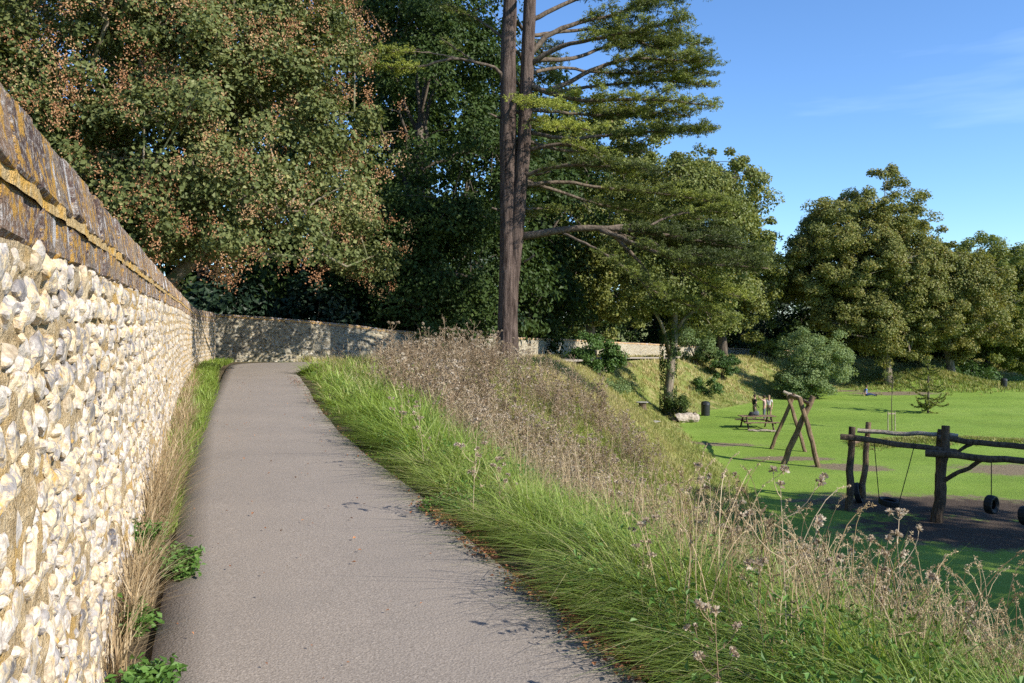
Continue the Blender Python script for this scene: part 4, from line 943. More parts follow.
# picnic table
def picnic(x, y, rz):
    z = gz(x, y); root = empty('picnic_table', (x, y, z), 'weathered dark picnic table with fixed benches on the lawn', 'picnic table'); c, s = math.cos(rz), math.sin(rz)
    def B(name, items, m=M['log_dark']):
        b = MB()
        for (dx, dy, dz, sx, sy, sz) in items:
            b.add(*box(x + dx * c - dy * s, y + dx * s + dy * c, z + dz, sx, sy, sz, rz, .008))
        return b.build(name, m, root)
    B('tabletop', [(0, -.32 + .16 * k, .75, 2.1, .145, .045) for k in range(5)], M['log_mid'])
    for sy in (-1, 1): B('bench', [(0, sy * .78 + o_, .45, 2.1, .14, .045) for o_ in (-.08, .075)], M['log_mid'])
    for sx in (-.75, .75):
        for sy in (-1, 1):
            b = MB(); p0 = np.array([sx, sy * .72, -.03]); p1 = np.array([sx, sy * .28, .72]); R = np.array([[c, s, 0], [-s, c, 0], [0, 0, 1]])
            b.add(*tube(np.array([p0, p1]) @ R + [x, y, z], .055, 4)); b.build('leg', M['log_dark'], root)
        B('cross_rail', [(sx + .06, 0, .40, .045, 1.75, .09)])
picnic(px(757, 47.8), 47.8, .06)
zt_ = gz(px(757, 47.8), 47.8) + .775
def bag(label, x, y, z, s, m):
    root = empty('bag', (x, y, z), label, 'bag'); b = MB(); V, Fa = blob_mesh((0, 0, 0), (.2 * s, .13 * s, .17 * s), int(s * 77), 3, .12, 3); V[:, 2] = np.maximum(V[:, 2], -.13 * s); b.add(V + [x, y, z + .13 * s], Fa); b.build('sack', m, root, smooth=True)
    b = MB(); b.add(*tube(bez((x - .09 * s, y, z + .25 * s), (x - .07 * s, y, z + .42 * s), (x + .07 * s, y, z + .42 * s), (x + .09 * s, y, z + .25 * s), 8), .012, 5)); b.build('handle', m, root)
bag('dark bag lying on the left part of the picnic table', px(750.5, 47.8), 47.7, zt_, .85, M['c_black'])
bag('bulkier dark bag beside it in the middle of the picnic table', px(756.5, 47.8), 47.85, zt_, .95, M['c_grey'])
b = MB(); b.add(*log((px(748, 46.5), 46.5, gz(14, 46.5) + .06), (px(777, 46.0), 46.2, gz(15, 46.5) + .06), .07, n=8, seg=7, seed=31)); o = b.build('ground_log', M['log_pale']); tag(o, 'thin pale log lying on the grass in front of the picnic table', 'log')

# ---------------------------------------------------------------- people
def skin_mesh(joints, edges, lvl=2):
    me = bpy.data.meshes.new('tmp'); bm = bmesh.new(); lay = bm.verts.layers.skin.verify(); vs_ = [bm.verts.new(j[0]) for j in joints]
    for k, j in enumerate(joints): vs_[k][lay].radius = (j[1] if isinstance(j[1], tuple) else (j[1], j[1])); vs_[k][lay].use_root = (k == 0)
    for a, b_ in edges: bm.edges.new((vs_[a], vs_[b_]))
    bm.to_mesh(me); bm.free(); o = bpy.data.objects.new('tmp', me); COL.objects.link(o)
    o.modifiers.new('s', 'SKIN').use_smooth_shade = True; m = o.modifiers.new('d', 'SUBSURF'); m.levels = lvl; m.render_levels = lvl
    dg = bpy.context.evaluated_depsgraph_get(); r = bpy.data.meshes.new_from_object(o.evaluated_get(dg)); bpy.data.objects.remove(o)
    V = np.array([v.co[:] for v in r.vertices]); fs = {}
    for p in r.polygons: fs.setdefault(len(p.vertices), []).append(list(p.vertices))
    return V, [np.array(f) for f in fs.values()]
def person(label, loc, rz, h, pose, top, low, hairm, long_low=False, long_hair=False, sleeves=.55):
    """pose: dict of joint positions in units of body height (x right, y forward, z up)"""
    x, y = loc; z = gz(x, y); root = empty('person', (x, y, z), label, 'person', None, rz)
    J = {'pel': (0, 0, .53), 'wst': (0, 0, .61), 'chs': (0, .005, .73), 'nck': (0, 0, .83), 'hd0': (0, .01, .865), 'hd1': (0, .015, .93), 'hd2': (0, .005, .975)}
    for s, k in ((-1, 'l'), (1, 'r')):
        J.update({k + 'sh': (s * .105, 0, .80), k + 'el': (s * .135, -.01, .63), k + 'wr': (s * .13, .06, .49), k + 'hp': (s * .055, 0, .50), k + 'kn': (s * .06, .015, .28), k + 'an': (s * .06, -.01, .045), k + 'to': (s * .07, .09, .018)})
    J.update(pose)
    J = {k: np.array(v, float) * h for k, v in J.items()}
    R = dict(pel=.078, wst=.062, chs=.074, nck=.03, hd0=.036, hd1=.050, hd2=.036, sh=.034, el=.024, wr=.016, hp=.052, kn=.034, an=.022, to=.018)
    names = list(J); ix = {n_: i for i, n_ in enumerate(names)}
    rad = lambda n_: (R[n_] if n_ in R else R[n_[1:]]) * h
    ed = [('pel', 'wst'), ('wst', 'chs'), ('chs', 'nck'), ('nck', 'hd0'), ('hd0', 'hd1'), ('hd1', 'hd2')]
    for k in 'lr': ed += [('chs', k + 'sh'), (k + 'sh', k + 'el'), (k + 'el', k + 'wr'), ('pel', k + 'hp'), (k + 'hp', k + 'kn'), (k + 'kn', k + 'an'), (k + 'an', k + 'to')]
    V, Fs = skin_mesh([(tuple(J[n_]), rad(n_)) for n_ in names], [(ix[a], ix[b_]) for a, b_ in ed])
    b = MB(); b.add(V, Fs)
    for s, k in ((-1, 'l'), (1, 'r')):                               # hands: palm, four fingers, thumb
        w_, e_ = J[k + 'wr'], J[k + 'el']; d = norm(w_ - e_); side = norm(np.cross(d, [s * 1.0, 0, .2])); nrm = np.cross(d, side); c0 = w_ + d * .028 * h
        b.add(*tube(np.array([w_, c0, w_ + d * .05 * h]), [.016 * h, .021 * h, .018 * h], 8))
        for f in range(4):
            p = w_ + d * .048 * h + side * (f - 1.5) * .0095 * h; l = (.036, .043, .040, .031)[f] * h
            b.add(*tube(np.array([p, p + d * l * .5 + nrm * .004 * h, p + d * l + nrm * .012 * h]), [.0052 * h, .0048 * h, .0036 * h], 6))
        p = c0 + side * .018 * h; b.add(*tube(np.array([p, p + side * .014 * h + d * .012 * h, p + side * .018 * h + d * .03 * h]), [.006 * h, .0055 * h, .004 * h], 6))
    hc = J['hd1']; face = np.array([0, 1.0, 0])
    b.add(*tube(np.array([hc + [0, .045 * h, .008 * h], hc + [0, .060 * h, -.010 * h]]), [.005 * h, .009 * h], 6))           # nose
    for s in (-1, 1): Vv, Ff = ico(1); b.add(Vv * np.array([.006, .010, .016]) * h + hc + [s * .050 * h, 0, 0], Ff)           # ears
    child(b.build('body', M['skin'], None, smooth=True), root)
    for s in (-1, 1):
        b = MB(); Vv, Ff = ico(1); b.add(Vv * .006 * h + hc + [s * .018 * h, .047 * h, .010 * h], Ff); child(b.build('eye', M['c_black'], None, smooth=True), root)
    b = MB(); Vv, Ff = ico(3); p = Vv * np.array([.058, .062, .062]) * h; p = p + hc + np.array([0, -.010, .014]) * h
    m = (p[:, 1] > hc[1] + .02 * h) & (p[:, 2] < hc[2] + .03 * h); p[m] = p[m] * .4 + (hc + np.array([0, .0, .02 * h])) * .6
    b.add(p, Ff)
    if long_hair: b.add(*tube(np.array([hc + [0, -.04 * h, .01 * h], hc + [0, -.055 * h, -.05 * h], hc + [0, -.05 * h, -.12 * h]]), [.045 * h, .04 * h, .02 * h], 10))
    child(b.build('hair', hairm, None, smooth=True), root)
    g = 1.16; t = sleeves; jn = [('wst0', J['wst'] * .55 + J['pel'] * .45, .078 * h), ('wst', J['wst'], .070 * h), ('chs', J['chs'], .080 * h), ('nk', J['nck'] - [0, 0, .012 * h], .040 * h)]
    je = [(0, 1), (1, 2), (2, 3)]
    for k in 'lr':
        i = len(jn); jn += [('s', J[k + 'sh'], .042 * h), ('e', J[k + 'sh'] * (1 - t) + J[k + 'el'] * t, .034 * h)]; je += [(2, i), (i, i + 1)]
    V, Fs = skin_mesh([(tuple(a[1]), a[2]) for a in jn], je); b = MB(); b.add(V, Fs); child(b.build('shirt', top, None, smooth=True), root)
    jn = [('p', J['pel'], .082 * h), ('w', J['wst'] * .5 + J['pel'] * .5, .076 * h)]; je = [(0, 1)]
    for k in 'lr':
        i = len(jn); jn += [('h', J[k + 'hp'], .060 * h), ('k', J[k + 'hp'] * .15 + J[k + 'kn'] * .85, .046 * h)]; je += [(0, i), (i, i + 1)]
        if long_low: jn += [('k2', J[k + 'kn'], .042 * h), ('a', J[k + 'kn'] * .1 + J[k + 'an'] * .9, .030 * h)]; je += [(i + 1, i + 2), (i + 2, i + 3)]
    V, Fs = skin_mesh([(tuple(a[1]), a[2]) for a in jn], je); b = MB(); b.add(V, Fs); child(b.build('trousers' if long_low else 'shorts', low, None, smooth=True), root)
    for k in 'lr':
        a, t_ = J[k + 'an'], J[k + 'to']; b = MB(); b.add(*tube(np.array([a + (a - t_) * .35 - [0, 0, .02 * h], a * .6 + t_ * .4, t_ * 1.0, t_ + (t_ - a) * .12]), np.array([.026, .030, .026, .014]) * h, 10)); child(b.build('shoe', M['shoe'], None, smooth=True), root)
    return root
person('person in black T shirt and brown shorts standing left of the other two', (px(754.5, 52), 52), math.radians(-75), 1.66, {'lwr': (-.10, .09, .50), 'rwr': (.10, .10, .52)}, M['c_black'], M['c_khaki'], M['hair'])
person('person in pink top and grey trousers, one arm raised, middle of the group', (px(763, 52), 51.7), math.radians(60), 1.62, {'lel': (-.19, .06, .84), 'lwr': (-.23, .14, .93)}, M['c_pink'], M['c_grey'], M['hair'], long_low=True)
person('person in white top and khaki shorts at the right of the group', (px(769.5, 52), 52.1), math.radians(150), 1.6, {'rwr': (.15, .05, .50)}, M['c_white'], M['c_khaki'], M['hair2'], long_hair=True)
sit = {'pel': (0, 0, .075), 'wst': (0, -.01, .16), 'chs': (0, -.01, .28), 'nck': (0, .01, .375), 'hd0': (0, .02, .41), 'hd1': (0, .03, .475), 'hd2': (0, .02, .52)}
for s, k in ((-1, 'l'), (1, 'r')): sit.update({k + 'sh': (s * .105, 0, .345), k + 'el': (s * .14, -.07, .20), k + 'wr': (s * .15, -.13, .05), k + 'hp': (s * .055, .02, .075), k + 'kn': (s * .07, .24, .10), k + 'an': (s * .07, .46, .03), k + 'to': (s * .09, .49, .10)})
person('person in light blue top sitting with legs stretched out in the chestnut shade', (px(866, 67.5), 67.5), math.radians(-95), 1.7, sit, M['c_blue'], M['c_navy'], M['hair'], long_low=True)

# ================================================================ grasses
def blades(b, P, H, W, lean, az, v, bend=.5, mat=0, seg=3):
    """tapering curved blades; lean = horizontal reach / height"""
    n = len(P); t = np.linspace(0, 1, seg + 1)
    d = np.stack([np.cos(az), np.sin(az), 0 * az], -1); s = np.stack([-np.sin(az), np.cos(az), 0 * az], -1)
    V = np.empty((n, 2 * seg + 1, 3))
    for i, tt_ in enumerate(t):
        c = P + d * (H * lean * (tt_ ** (1 + bend * 1.6)))[:, None] + np.array([0, 0, 1]) * (H * (tt_ - .32 * np.clip(lean, 0, 1.4) * tt_ ** 2.5))[:, None]
        w = (W * .5 * (1 - tt_ ** 1.6) * (.75 + .5 * min(tt_ * 3, .5)))[:, None]
        if i < seg: V[:, 2 * i] = c - s * w; V[:, 2 * i + 1] = c + s * w
        else: V[:, 2 * seg] = c
    base = np.arange(n)[:, None] * (2 * seg + 1)
    Q = np.concatenate([base + np.array([[2 * i, 2 * i + 1, 2 * i + 3, 2 * i + 2]]) for i in range(seg - 1)])
    T = base + np.array([[2 * seg - 2, 2 * seg - 1, 2 * seg]])
    b.add(V.reshape(-1, 3), [Q, T], mat, np.repeat(v, 2 * seg + 1))
def scatter(n, dmin, dmax, x0, x1, q):
    d = np.exp(q.uniform(math.log(dmin), math.log(dmax), n)); xx = q.uniform(x0, x1, n); return (xx - 512) / F * d, d
def tufts(b, X, Y, per, H, lean, vfun, q, rad=.07, w=None, outaz=None, mat=0, wk=.0014, bend=.5):
    n = len(X); ci = np.repeat(np.arange(n), per); m = len(ci)
    a = q.random(m) * 6.28; r = rad * np.sqrt(q.random(m)); x = X[ci] + np.cos(a) * r; y = Y[ci] + np.sin(a) * r
    dist = np.sqrt(x * x + y * y); W = np.maximum(.0070, wk * dist) * (.5 + 1.1 * q.random(m) ** 1.6)
    h = (H[ci] if np.ndim(H) else H) * (.55 + .6 * q.random(m)); az = a + q.normal(size=m) * .6
    if outaz is not None:
        k = q.random(m) < .28; az = np.where(k, outaz + q.normal(size=m) * .5, az)
    ln = (lean[ci] if np.ndim(lean) else lean) * (.35 + 1.1 * q.random(m))
    z = ground(x, y) - .03
    blades(b, np.stack([x, y, z], -1), h, W, ln, az, np.clip(vfun(ci, m), 0, 1), bend, mat)
q = np.random.default_rng(101)
# lush green verge along the right side of the path
X, Y = scatter(34000, 2.2, 34, -60, 1250, q); e = sdist(X, Y, PATH_R); c_ = bank_t(X, Y)
thr = .08 + .30 * fbm(X * 1.1, Y * 1.1, 61); wgt = np.clip((2.4 - e) / 1.2 + .25, .30, 1)
k = (e > thr) & (c_ < .45) & (q.random(len(X)) < wgt * (.35 + .65 * sstep((fbm(X * 3.2, Y * 3.2, 64) - .30) / .25))) & (Y < 31); X, Y, e = X[k], Y[k], e[k]
Hh = (.26 + .34 * fbm(X * .9, Y * .9, 62)) * np.clip(.45 + e * 1.1, .45, 1); dry = np.clip((e - .9) / 1.3, 0, 1) * 1.0 + .9 * (fbm(X * .7, Y * .7, 63) - .45)
print('verge tufts', len(X))
b = MB(); az_l = math.atan2(-.3, -.95); tv_ = q.normal(size=len(X))
tufts(b, X, Y, 22, Hh * .92 * np.exp(.25 * q.normal(size=len(X))), np.where(e < .55, 1.45, .95), lambda ci, m: .40 + .10 * tv_[ci] + .9 * (fbm(X * .8, Y * .8, 67)[ci] - .5) + .17 * q.normal(size=m) + (q.random(m) < dry[ci] * .55 + .05) * .5, q, .09, outaz=az_l)
o = b.build('verge_grass', M['grass']); tag(o, 'lush green grass leaning over the right edge of the path', 'grass', kind='stuff')
# low clover and short grass creeping over the path edge
X, Y = scatter(30000, 2.2, 30, -60, 1100, q); e = sdist(X, Y, PATH_R); k = (e > -.12 + .3 * (fbm(X * 2, Y * 2, 71) - .25)) & (e < .5) & (fbm(X * 1.3, Y * 1.3, 72) > .47) & (Y < 31); X, Y = X[k], Y[k]
b = MB(); tufts(b, X, Y, 9, .05 + 0 * X, .9, lambda ci, m: .35 + .15 * q.normal(size=m), q, .05, wk=.0016)
o = b.build('creeping_grass', M['grass']); tag(o, 'short green grass creeping over the edge of the path', 'grass', kind='stuff')
# bank grass
X, Y = scatter(90000, 9, 100, 300, 1150, q); t_ = bank_t(X, Y); w_ = sdist(X, Y, CR)
k = (t_ > .05) & (t_ < .93) | ((t_ > -1.2) & (t_ <= .05) & (w_ > .2) & (Y > 31)); k &= ~((sdist(X, Y, PATH_L) > -.1) & (sdist(X, Y, PATH_R) < .2)); k &= (q.random(len(X)) < np.where(t_ > .75, .5, 1))
X, Y, t_ = X[k], Y[k], t_[k]; print('bank tufts', len(X))
vv = .30 + .70 * (fbm(X * .25, Y * .25, 81) - .35) + .34 * (1 - np.clip(t_, 0, 1)) * (Y > 26) + .10
b = MB(); tufts(b, X, Y, 7, .22 + .34 * fbm(X * .4, Y * .4, 82) * (1 - .6 * np.clip(t_, 0, 1)), .6, lambda ci, m: vv[ci] + .16 * q.normal(size=m), q, .22, wk=.00085)
o = b.build('bank_grass', M['bankgrass']); tag(o, 'rough green and straw coloured grass covering the bank', 'grass', kind='stuff')
# tussocks beyond the log frame
X = q.uniform(17.5, 28, 1500); Y = q.normal(size=1500) * .55 + 41.5 + (X - 22) * .1; b = MB(); tufts(b, X, Y, 8, .22 + 0 * X, .6, lambda ci, m: .45 + .22 * q.normal(size=m), q, .15, wk=.0009)
o = b.build('tussock_grass', M['bankgrass']); tag(o, 'strip of rough tussocks left uncut on the lawn behind the log frame', 'grass', kind='stuff')
X = q.normal(size=2600) * 5 + 40; Y = q.normal(size=2600) * 2.6 + 77.5; b = MB(); tufts(b, X, Y, 8, .30 + .2 * q.random(2600), .6, lambda ci, m: .40 + .25 * q.normal(size=m), q, .25, wk=.0009)
o = b.build('mound_grass', M['bankgrass']); tag(o, 'unmown grass on the low mound beneath the far chestnuts', 'grass', kind='stuff')
# dry grass at the foot of the wall
b = MB(); s_ = np.concatenate([q.uniform(3.9, 8.2, 420), q.uniform(6, 28, 900)]); u_ = -.40 + .20 * q.random(len(s_)) ** 1.5 * np.clip(s_ / 9, .5, 1.4)
X, Y = US(u_, s_); dw_ = sdist(X, Y, PATH_L); wl_ = sdist(X, Y, [tuple(p) for p in nearP[::8]]); k = (wl_ > .03); X, Y, s_ = X[k], Y[k], s_[k]
Hh = np.where(s_ < 9, .50, .34) * (.5 + .8 * fbm(s_ * .9, 0 * s_, 91)); Hh = np.where((s_ > 4.0) & (s_ < 7.5), Hh * 1.25, Hh)
k = q.random(len(X)) < .25 + .75 * sstep((fbm(s_ * 1.3, 0 * s_, 92) - .3) / .3); X, Y, Hh = X[k], Y[k], Hh[k] * np.exp(.3 * q.normal(size=k.sum()))
tufts(b, X, Y, 11, Hh, .75, lambda ci, m: .5 + .35 * q.normal(size=m), q, .05, outaz=.35, wk=.0008, bend=.8)
o = b.build('wall_foot_grass', M['dry']); tag(o, 'dry straw coloured grass along the foot of the left wall', 'grass', kind='stuff')
b = MB(); s_ = q.uniform(9, 31, 1800); X, Y = US(-.36 + .32 * q.random(1800), s_); X2 = nearP[(np.clip(q.random(1200) * .75 + .25, 0, .999) * nl).astype(int)]; X2 = X2 + np.stack([(.05 + .62 * q.random(1200) ** 1.3) * np.interp(X2[:, 1], [7, 16], [.3, 1]), .08 * q.random(1200)], -1)
tufts(b, X2[:, 0], X2[:, 1], 14, .14 + .14 * q.random(1200), .6, lambda ci, m: .42 + .2 * q.normal(size=m), q, .07, outaz=.35)
o = b.build('wall_foot_greenery', M['grass']); tag(o, 'short green grass along the foot of the far part of the left wall', 'grass', kind='stuff')

# ================================================================ dry thistles and stalks
def weed_variant(q, h, nb, fluffy, leafy=1.0, heads=True, split=None):
    """one dead branching weed as arrays around the origin: (V, faces, mat, v) pieces"""
    b = MB(); az = q.random() * 6.28; top = np.array([math.cos(az), math.sin(az), 0]) * h * .12 * q.random() + [0, 0, h]
    ax = bez((0, 0, 0), (0, 0, h * .35), top * .65 + [.02, 0, 0], top, 8); v0 = q.random()
    b.add(*tube(ax, np.linspace(.0050, .0022, 8), 4, cap=False), 0, v0)
    tips = [(top, 1.0)]
    for k in range(nb):
        t = .35 + .6 * (k + q.random()) / nb; i = t * 7; p = np.array([np.interp(i, range(8), ax[:, c]) for c in range(3)]); a = q.random() * 6.28; l = h * (.14 + .22 * q.random()) * (1.25 - t * .6)
        d = np.array([math.cos(a), math.sin(a), 0]); e = p + d * l * .6 + [0, 0, l * .75]; c = bez(p, p + d * l * .35 + [0, 0, l * .15], e - [0, 0, l * .25], e, 5)
        b.add(*tube(c, np.linspace(.003, .0015, 5), 3, cap=False), 0, v0); tips.append((e, .8))
        for m in range(int(q.integers(1, 3))):
            a2 = a + q.normal(); l2 = l * .4; p2 = c[3]; e2 = p2 + np.array([math.cos(a2), math.sin(a2), .9]) * l2 * .6; b.add(*tube(np.array([p2, (p2 + e2) / 2 + [0, 0, -.01], e2]), [.002, .0017, .0013], 3, cap=False), 0, v0); tips.append((e2, .7))
    if heads:
        for (e, s) in tips:
            b_ = b
            if split is not None: b = MB(); split.append(b)
            n = 7; d = rand_dir(n, q); b.add(*leaf_quads(e + d * .006, norm(d + [0, 0, .5]), .020 * s, .013, .3, q), 2, .3)
            if q.random() < fluffy:
                n = 22; d = norm(rand_dir(n, q) + [0, 0, .45]); R = (.024 + .016 * q.random()) * s
                r = norm(np.cross(d, q.normal(size=(n, 3)))); V = np.stack([e + r * .001, e + d * R * 1.0 + r * R * .35, e + d * R * 1.5, e + d * R * 1.0 - r * R * .35], 1).reshape(-1, 3); b.add(V, np.arange(4 * n).reshape(n, 4), 1, np.repeat(q.random(n), 4))
            b = b_
    n = int(26 * leafy * h); t = q.random(n) ** .8 * .9; P = np.stack([np.interp(t * 7, range(8), ax[:, c]) for c in range(3)], -1) + q.normal(size=(n, 3)) * np.array([.035, .035, .01]) * (h + .3)
    b.add(*leaf_quads(P, norm(q.normal(size=(n, 3)) + [0, 0, .3]), (.05 + .05 * q.random(n)), .016, .4, q), 2, np.repeat(q.random(n), 4))
    return b
def bake(variants, X, Y, S, q, wk, out):
    """copy variants to many places in one mesh (arrays only); wk widens thin parts with distance"""
    z = ground(X, Y) - .03; pick = q.integers(len(variants), size=len(X))
    for vi, vb in enumerate(variants):
        ii = np.where(pick == vi)[0]
        if not len(ii): continue
        V = np.concatenate(vb.V); A = np.concatenate(vb.A); a = q.random(len(ii)) * 6.28; c, s = np.cos(a), np.sin(a); S_ = S[ii]
        W = np.empty((len(ii), len(V), 3)); W[:, :, 0] = (V[None, :, 0] * c[:, None] - V[None, :, 1] * s[:, None]) * S_[:, None] + X[ii][:, None]; W[:, :, 1] = (V[None, :, 0] * s[:, None] + V[None, :, 1] * c[:, None]) * S_[:, None] + Y[ii][:, None]
        W[:, :, 2] = V[None, :, 2] * S_[:, None] + z[ii][:, None]
        lean = q.normal(size=(len(ii), 2)) * .12; W[:, :, 0] += lean[:, :1] * V[None, :, 2] * S_[:, None]; W[:, :, 1] += lean[:, 1:] * V[None, :, 2] * S_[:, None]
        base = out.n
        for (k, m), L in vb.Fc.items():
            f = np.concatenate(L); ff = (f[None] + (np.arange(len(ii)) * len(V))[:, None, None] + base).reshape(-1, k); out.Fc.setdefault((k, m), []).append(ff)
        dv = (q.random(len(ii)) - .5) * .8
        out.V.append(W.reshape(-1, 3)); out.A.append(np.clip(A[None] + dv[:, None], 0, 1).ravel()); out.n += W.shape[0] * W.shape[1]
def scaled(vb, k):
    """a coarser copy: stems and leaves thickened k times about their own axis, for plants seen from afar"""
    return vb
q = np.random.default_rng(202)
VW = [weed_variant(q, .62 + .5 * q.random(), int(q.integers(5, 10)), .22, 1.7) for _ in range(10)]
X, Y = scatter(30000, 4.5, 32, 370, 1150, q); e = sdist(X, Y, CREST); eR = sdist(X, Y, PATH_R)
dens = np.clip((eR - 1.3) / 1.0, 0, 1) * np.clip((5.2 - e) / 2.0, 0, 1) * np.interp(Y, [4, 7, 11, 13], [.10, .4, 1, 1.3]) * (.06 + .94 * sstep((fbm(X * .8, Y * .8, 95) - .42) / .14)); k = (q.random(len(X)) < dens * .85) & (Y < 27.5) & ~((abs(X + .17) < .5) & (abs(Y - 28) < .6))
X, Y = X[k], Y[k]; print('weeds', len(X))
out = MB(); bake(VW, X, Y, (.42 + .28 * q.random(len(X)) + .55 * q.random(len(X)) ** 4) * np.interp(Y, [5, 12, 18], [.7, .95, 1.25]), q, 0, out); o = out.build('dry_weeds', [M['stalk'], M['fluff'], M['withered']]); tag(o, 'tangled brown dead thistles and weeds along the top of the bank', 'weeds', kind='stuff')
# thin dry grass stalks with seed heads among them
def stalk_variant(q, h, fat=1.0):
    b = MB(); a = q.random() * 6.28; d = np.array([math.cos(a), math.sin(a), 0]); r = h * (.12 + .45 * q.random() ** 2); P = bez((0, 0, 0), (0, 0, h * .5), d * r * .35 + [0, 0, h * .95], d * r + [0, 0, h * (1 - .25 * r / h)], 8)
    v = q.random(); b.add(*tube(P, np.linspace(.0024, .0011, 8) * fat, 3, cap=False), 0, v)
    n = 16; t = .78 + .22 * q.random(n); pp = np.stack([np.interp(t * 7, range(8), P[:, c]) for c in range(3)], -1); b.add(*leaf_quads(pp + q.normal(size=(n, 3)) * .004, norm(q.normal(size=(n, 3))), .022, .006, .3, q), 0, min(1, v + .2)); return b
VS = [stalk_variant(q, .55 + .5 * q.random()) for _ in range(14)]; VT = [stalk_variant(q, .75 + .35 * q.random(), 1.45) for _ in range(8)]
X, Y = scatter(90000, 2.6, 31, 250, 1200, q); e = sdist(X, Y, CREST); eR = sdist(X, Y, PATH_R); dens = np.clip((eR - .7) / 1.6, 0, 1) * np.clip((4.5 - e) / 2, 0, 1) * (.25 + .75 * sstep((fbm(X * .7, Y * .7, 97) - .3) / .3)); dens = np.maximum(dens, .55 * (eR > .35) * (eR < 3) * (Y > 19)); k = (q.random(len(X)) < dens * np.interp(Y, [3, 9, 14, 20], [.95, .62, .30, .45])) & (Y < 31)
X, Y = X[k], Y[k]; print('stalks', len(X)); out = MB(); X3, Y3 = scatter(700, 3.2, 9.5, 640, 1180, q); e3 = sdist(X3, Y3, CREST); k3 = (e3 > -.4) & (e3 < 1.8); X3, Y3 = X3[k3], Y3[k3]; bake(VT, X3, Y3, .55 + .42 * q.random(len(X3)), q, 0, out); bake(VS, X, Y, (.30 + .35 * q.random(len(X)) + .45 * q.random(len(X)) ** 4) * np.interp(Y, [3, 8, 14], [.9, 1.1, 1.1]), q, 0, out); o = out.build('dry_stalks', M['dry']); tag(o, 'pale dry grass stalks with seed heads rising above the verge', 'grass', kind='stuff')
# tall single thistles standing out in the foreground
tm = []
for _ in range(5):
    hs = []; vb = weed_variant(q, 1.0 + .35 * q.random(), int(q.integers(6, 9)), .85, 1.0, split=hs); st_, lf_ = MB(), MB()
    V = np.concatenate(vb.V); A = np.concatenate(vb.A)
    for mi, T_ in ((0, st_), (2, lf_)):
        for (k, m), L in vb.Fc.items():
            if m == mi:
                f = np.concatenate(L); u = np.unique(f); mp_ = np.zeros(len(V), int); mp_[u] = np.arange(len(u)); T_.add(V[u], mp_[f], 0, A[u])
    tm.append([(n_, T_.mesh(n_, m_)) for n_, T_, m_ in (('stem', st_, M['stalk']), ('withered_foliage', lf_, M['withered']))] + [('seed_head', h_.mesh('seed_head', [M['stalk'], M['fluff'], M['withered']])) for h_ in hs])
for k, (xx, d, s) in enumerate([(712, 5.0, .62), (738, 5.9, .62), (700, 7.4, .8), (815, 6.4, .95), (835, 7.0, 1.0), (852, 7.6, 1.1), (880, 7.2, .9), (905, 8.2, .9), (925, 9.0, .95), (770, 8.6, .95), (790, 10, 1.0), (728, 9.5, 1.0), (1010, 6.6, 1.0), (985, 7.4, .9), (1030, 7.6, 1.2), (650, 11, .9), (612, 12, .9), (690, 12, 1), (560, 15, .9), (500, 17, 1), (455, 19, 1), (535, 14, .9), (760, 12, 1), (820, 9.5, 1.15), (865, 10.5, 1.1), (1000, 9.5, 1.15), (960, 6.0, .75), (430, 21, 1), (408, 22.5, .9), (478, 22, 1), (787, 3.4, .68), (722, 3.0, .52), (473, 6.1, .62), (500, 6.3, .5), (424, 8.2, .6), (402, 9.6, .6), (640, 4.4, .5), (905, 3.6, .6), (960, 4.6, .7), (870, 5.2, .8)]):
    x = px(xx, d); root = empty('thistle', (x, d, gz(x, d) - .02), 'dead brown thistle gone to pale fluffy seed on the bank top', 'thistle', 'dead thistles along the bank top', rz=k * 1.7); root.scale = (s, s, s)
    TL = {0: 'fluffy headed thistle in the verge, left of the pair nearest the viewer', 30: 'short thistle leaning in the verge directly below the log frame, near the viewer', 31: 'low fluffy thistle nearest the viewer in the green verge', 32: 'slim thistle close to the path edge, halfway along the verge', 33: 'small thistle in the verge just right of the slim one by the path', 34: 'slim thistle at the path edge farther up the path', 35: 'small thistle farthest up the path edge', 36: 'little thistle among green grass above the brown leaf litter', 37: 'thistle in the grass at the bottom right corner of the verge', 12: 'tall thistle at the right border in front of the shaded lawn'}
    if k in TL: root['label'] = TL[k]
    for n_, me in tm[k % 5]: o = bpy.data.objects.new(n_, me); COL.objects.link(o); o.parent = root
# broad leaved weeds among the verge grass
q = np.random.default_rng(404); X, Y = scatter(2600, 2.4, 26, 300, 1150, q); e = sdist(X, Y, PATH_R); k = (e > .05) & (e < 3.2) & (bank_t(X, Y) < .3) & (fbm(X * 1.5, Y * 1.5, 111) > .5) & (Y < 28); X, Y = X[k], Y[k]; n = len(X); per = 26
ci = np.repeat(np.arange(n), per); a = q.random(n * per) * 6.28; r = .13 * np.sqrt(q.random(n * per)); hx = X[ci] + np.cos(a) * r; hy = Y[ci] + np.sin(a) * r; hz = ground(hx, hy) + .04 + .30 * q.random(n * per) * (.5 + q.random(n)[ci])
b = MB(); L_l = .018 + .034 * q.random(n * per); V, Fq = leaf_quads(np.stack([hx, hy, hz], -1), norm(np.stack([np.cos(a) * .5, np.sin(a) * .5, .8 + 0 * a], -1) + .4 * q.normal(size=(n * per, 3))), L_l, L_l * .45, .25, q); b.add(V, Fq, 0, np.repeat(q.random(n * per), 4))
o = b.build('verge_herbs', M['weed']); tag(o, 'broad leaved green herbs growing among the verge grass', 'weeds', kind='stuff')
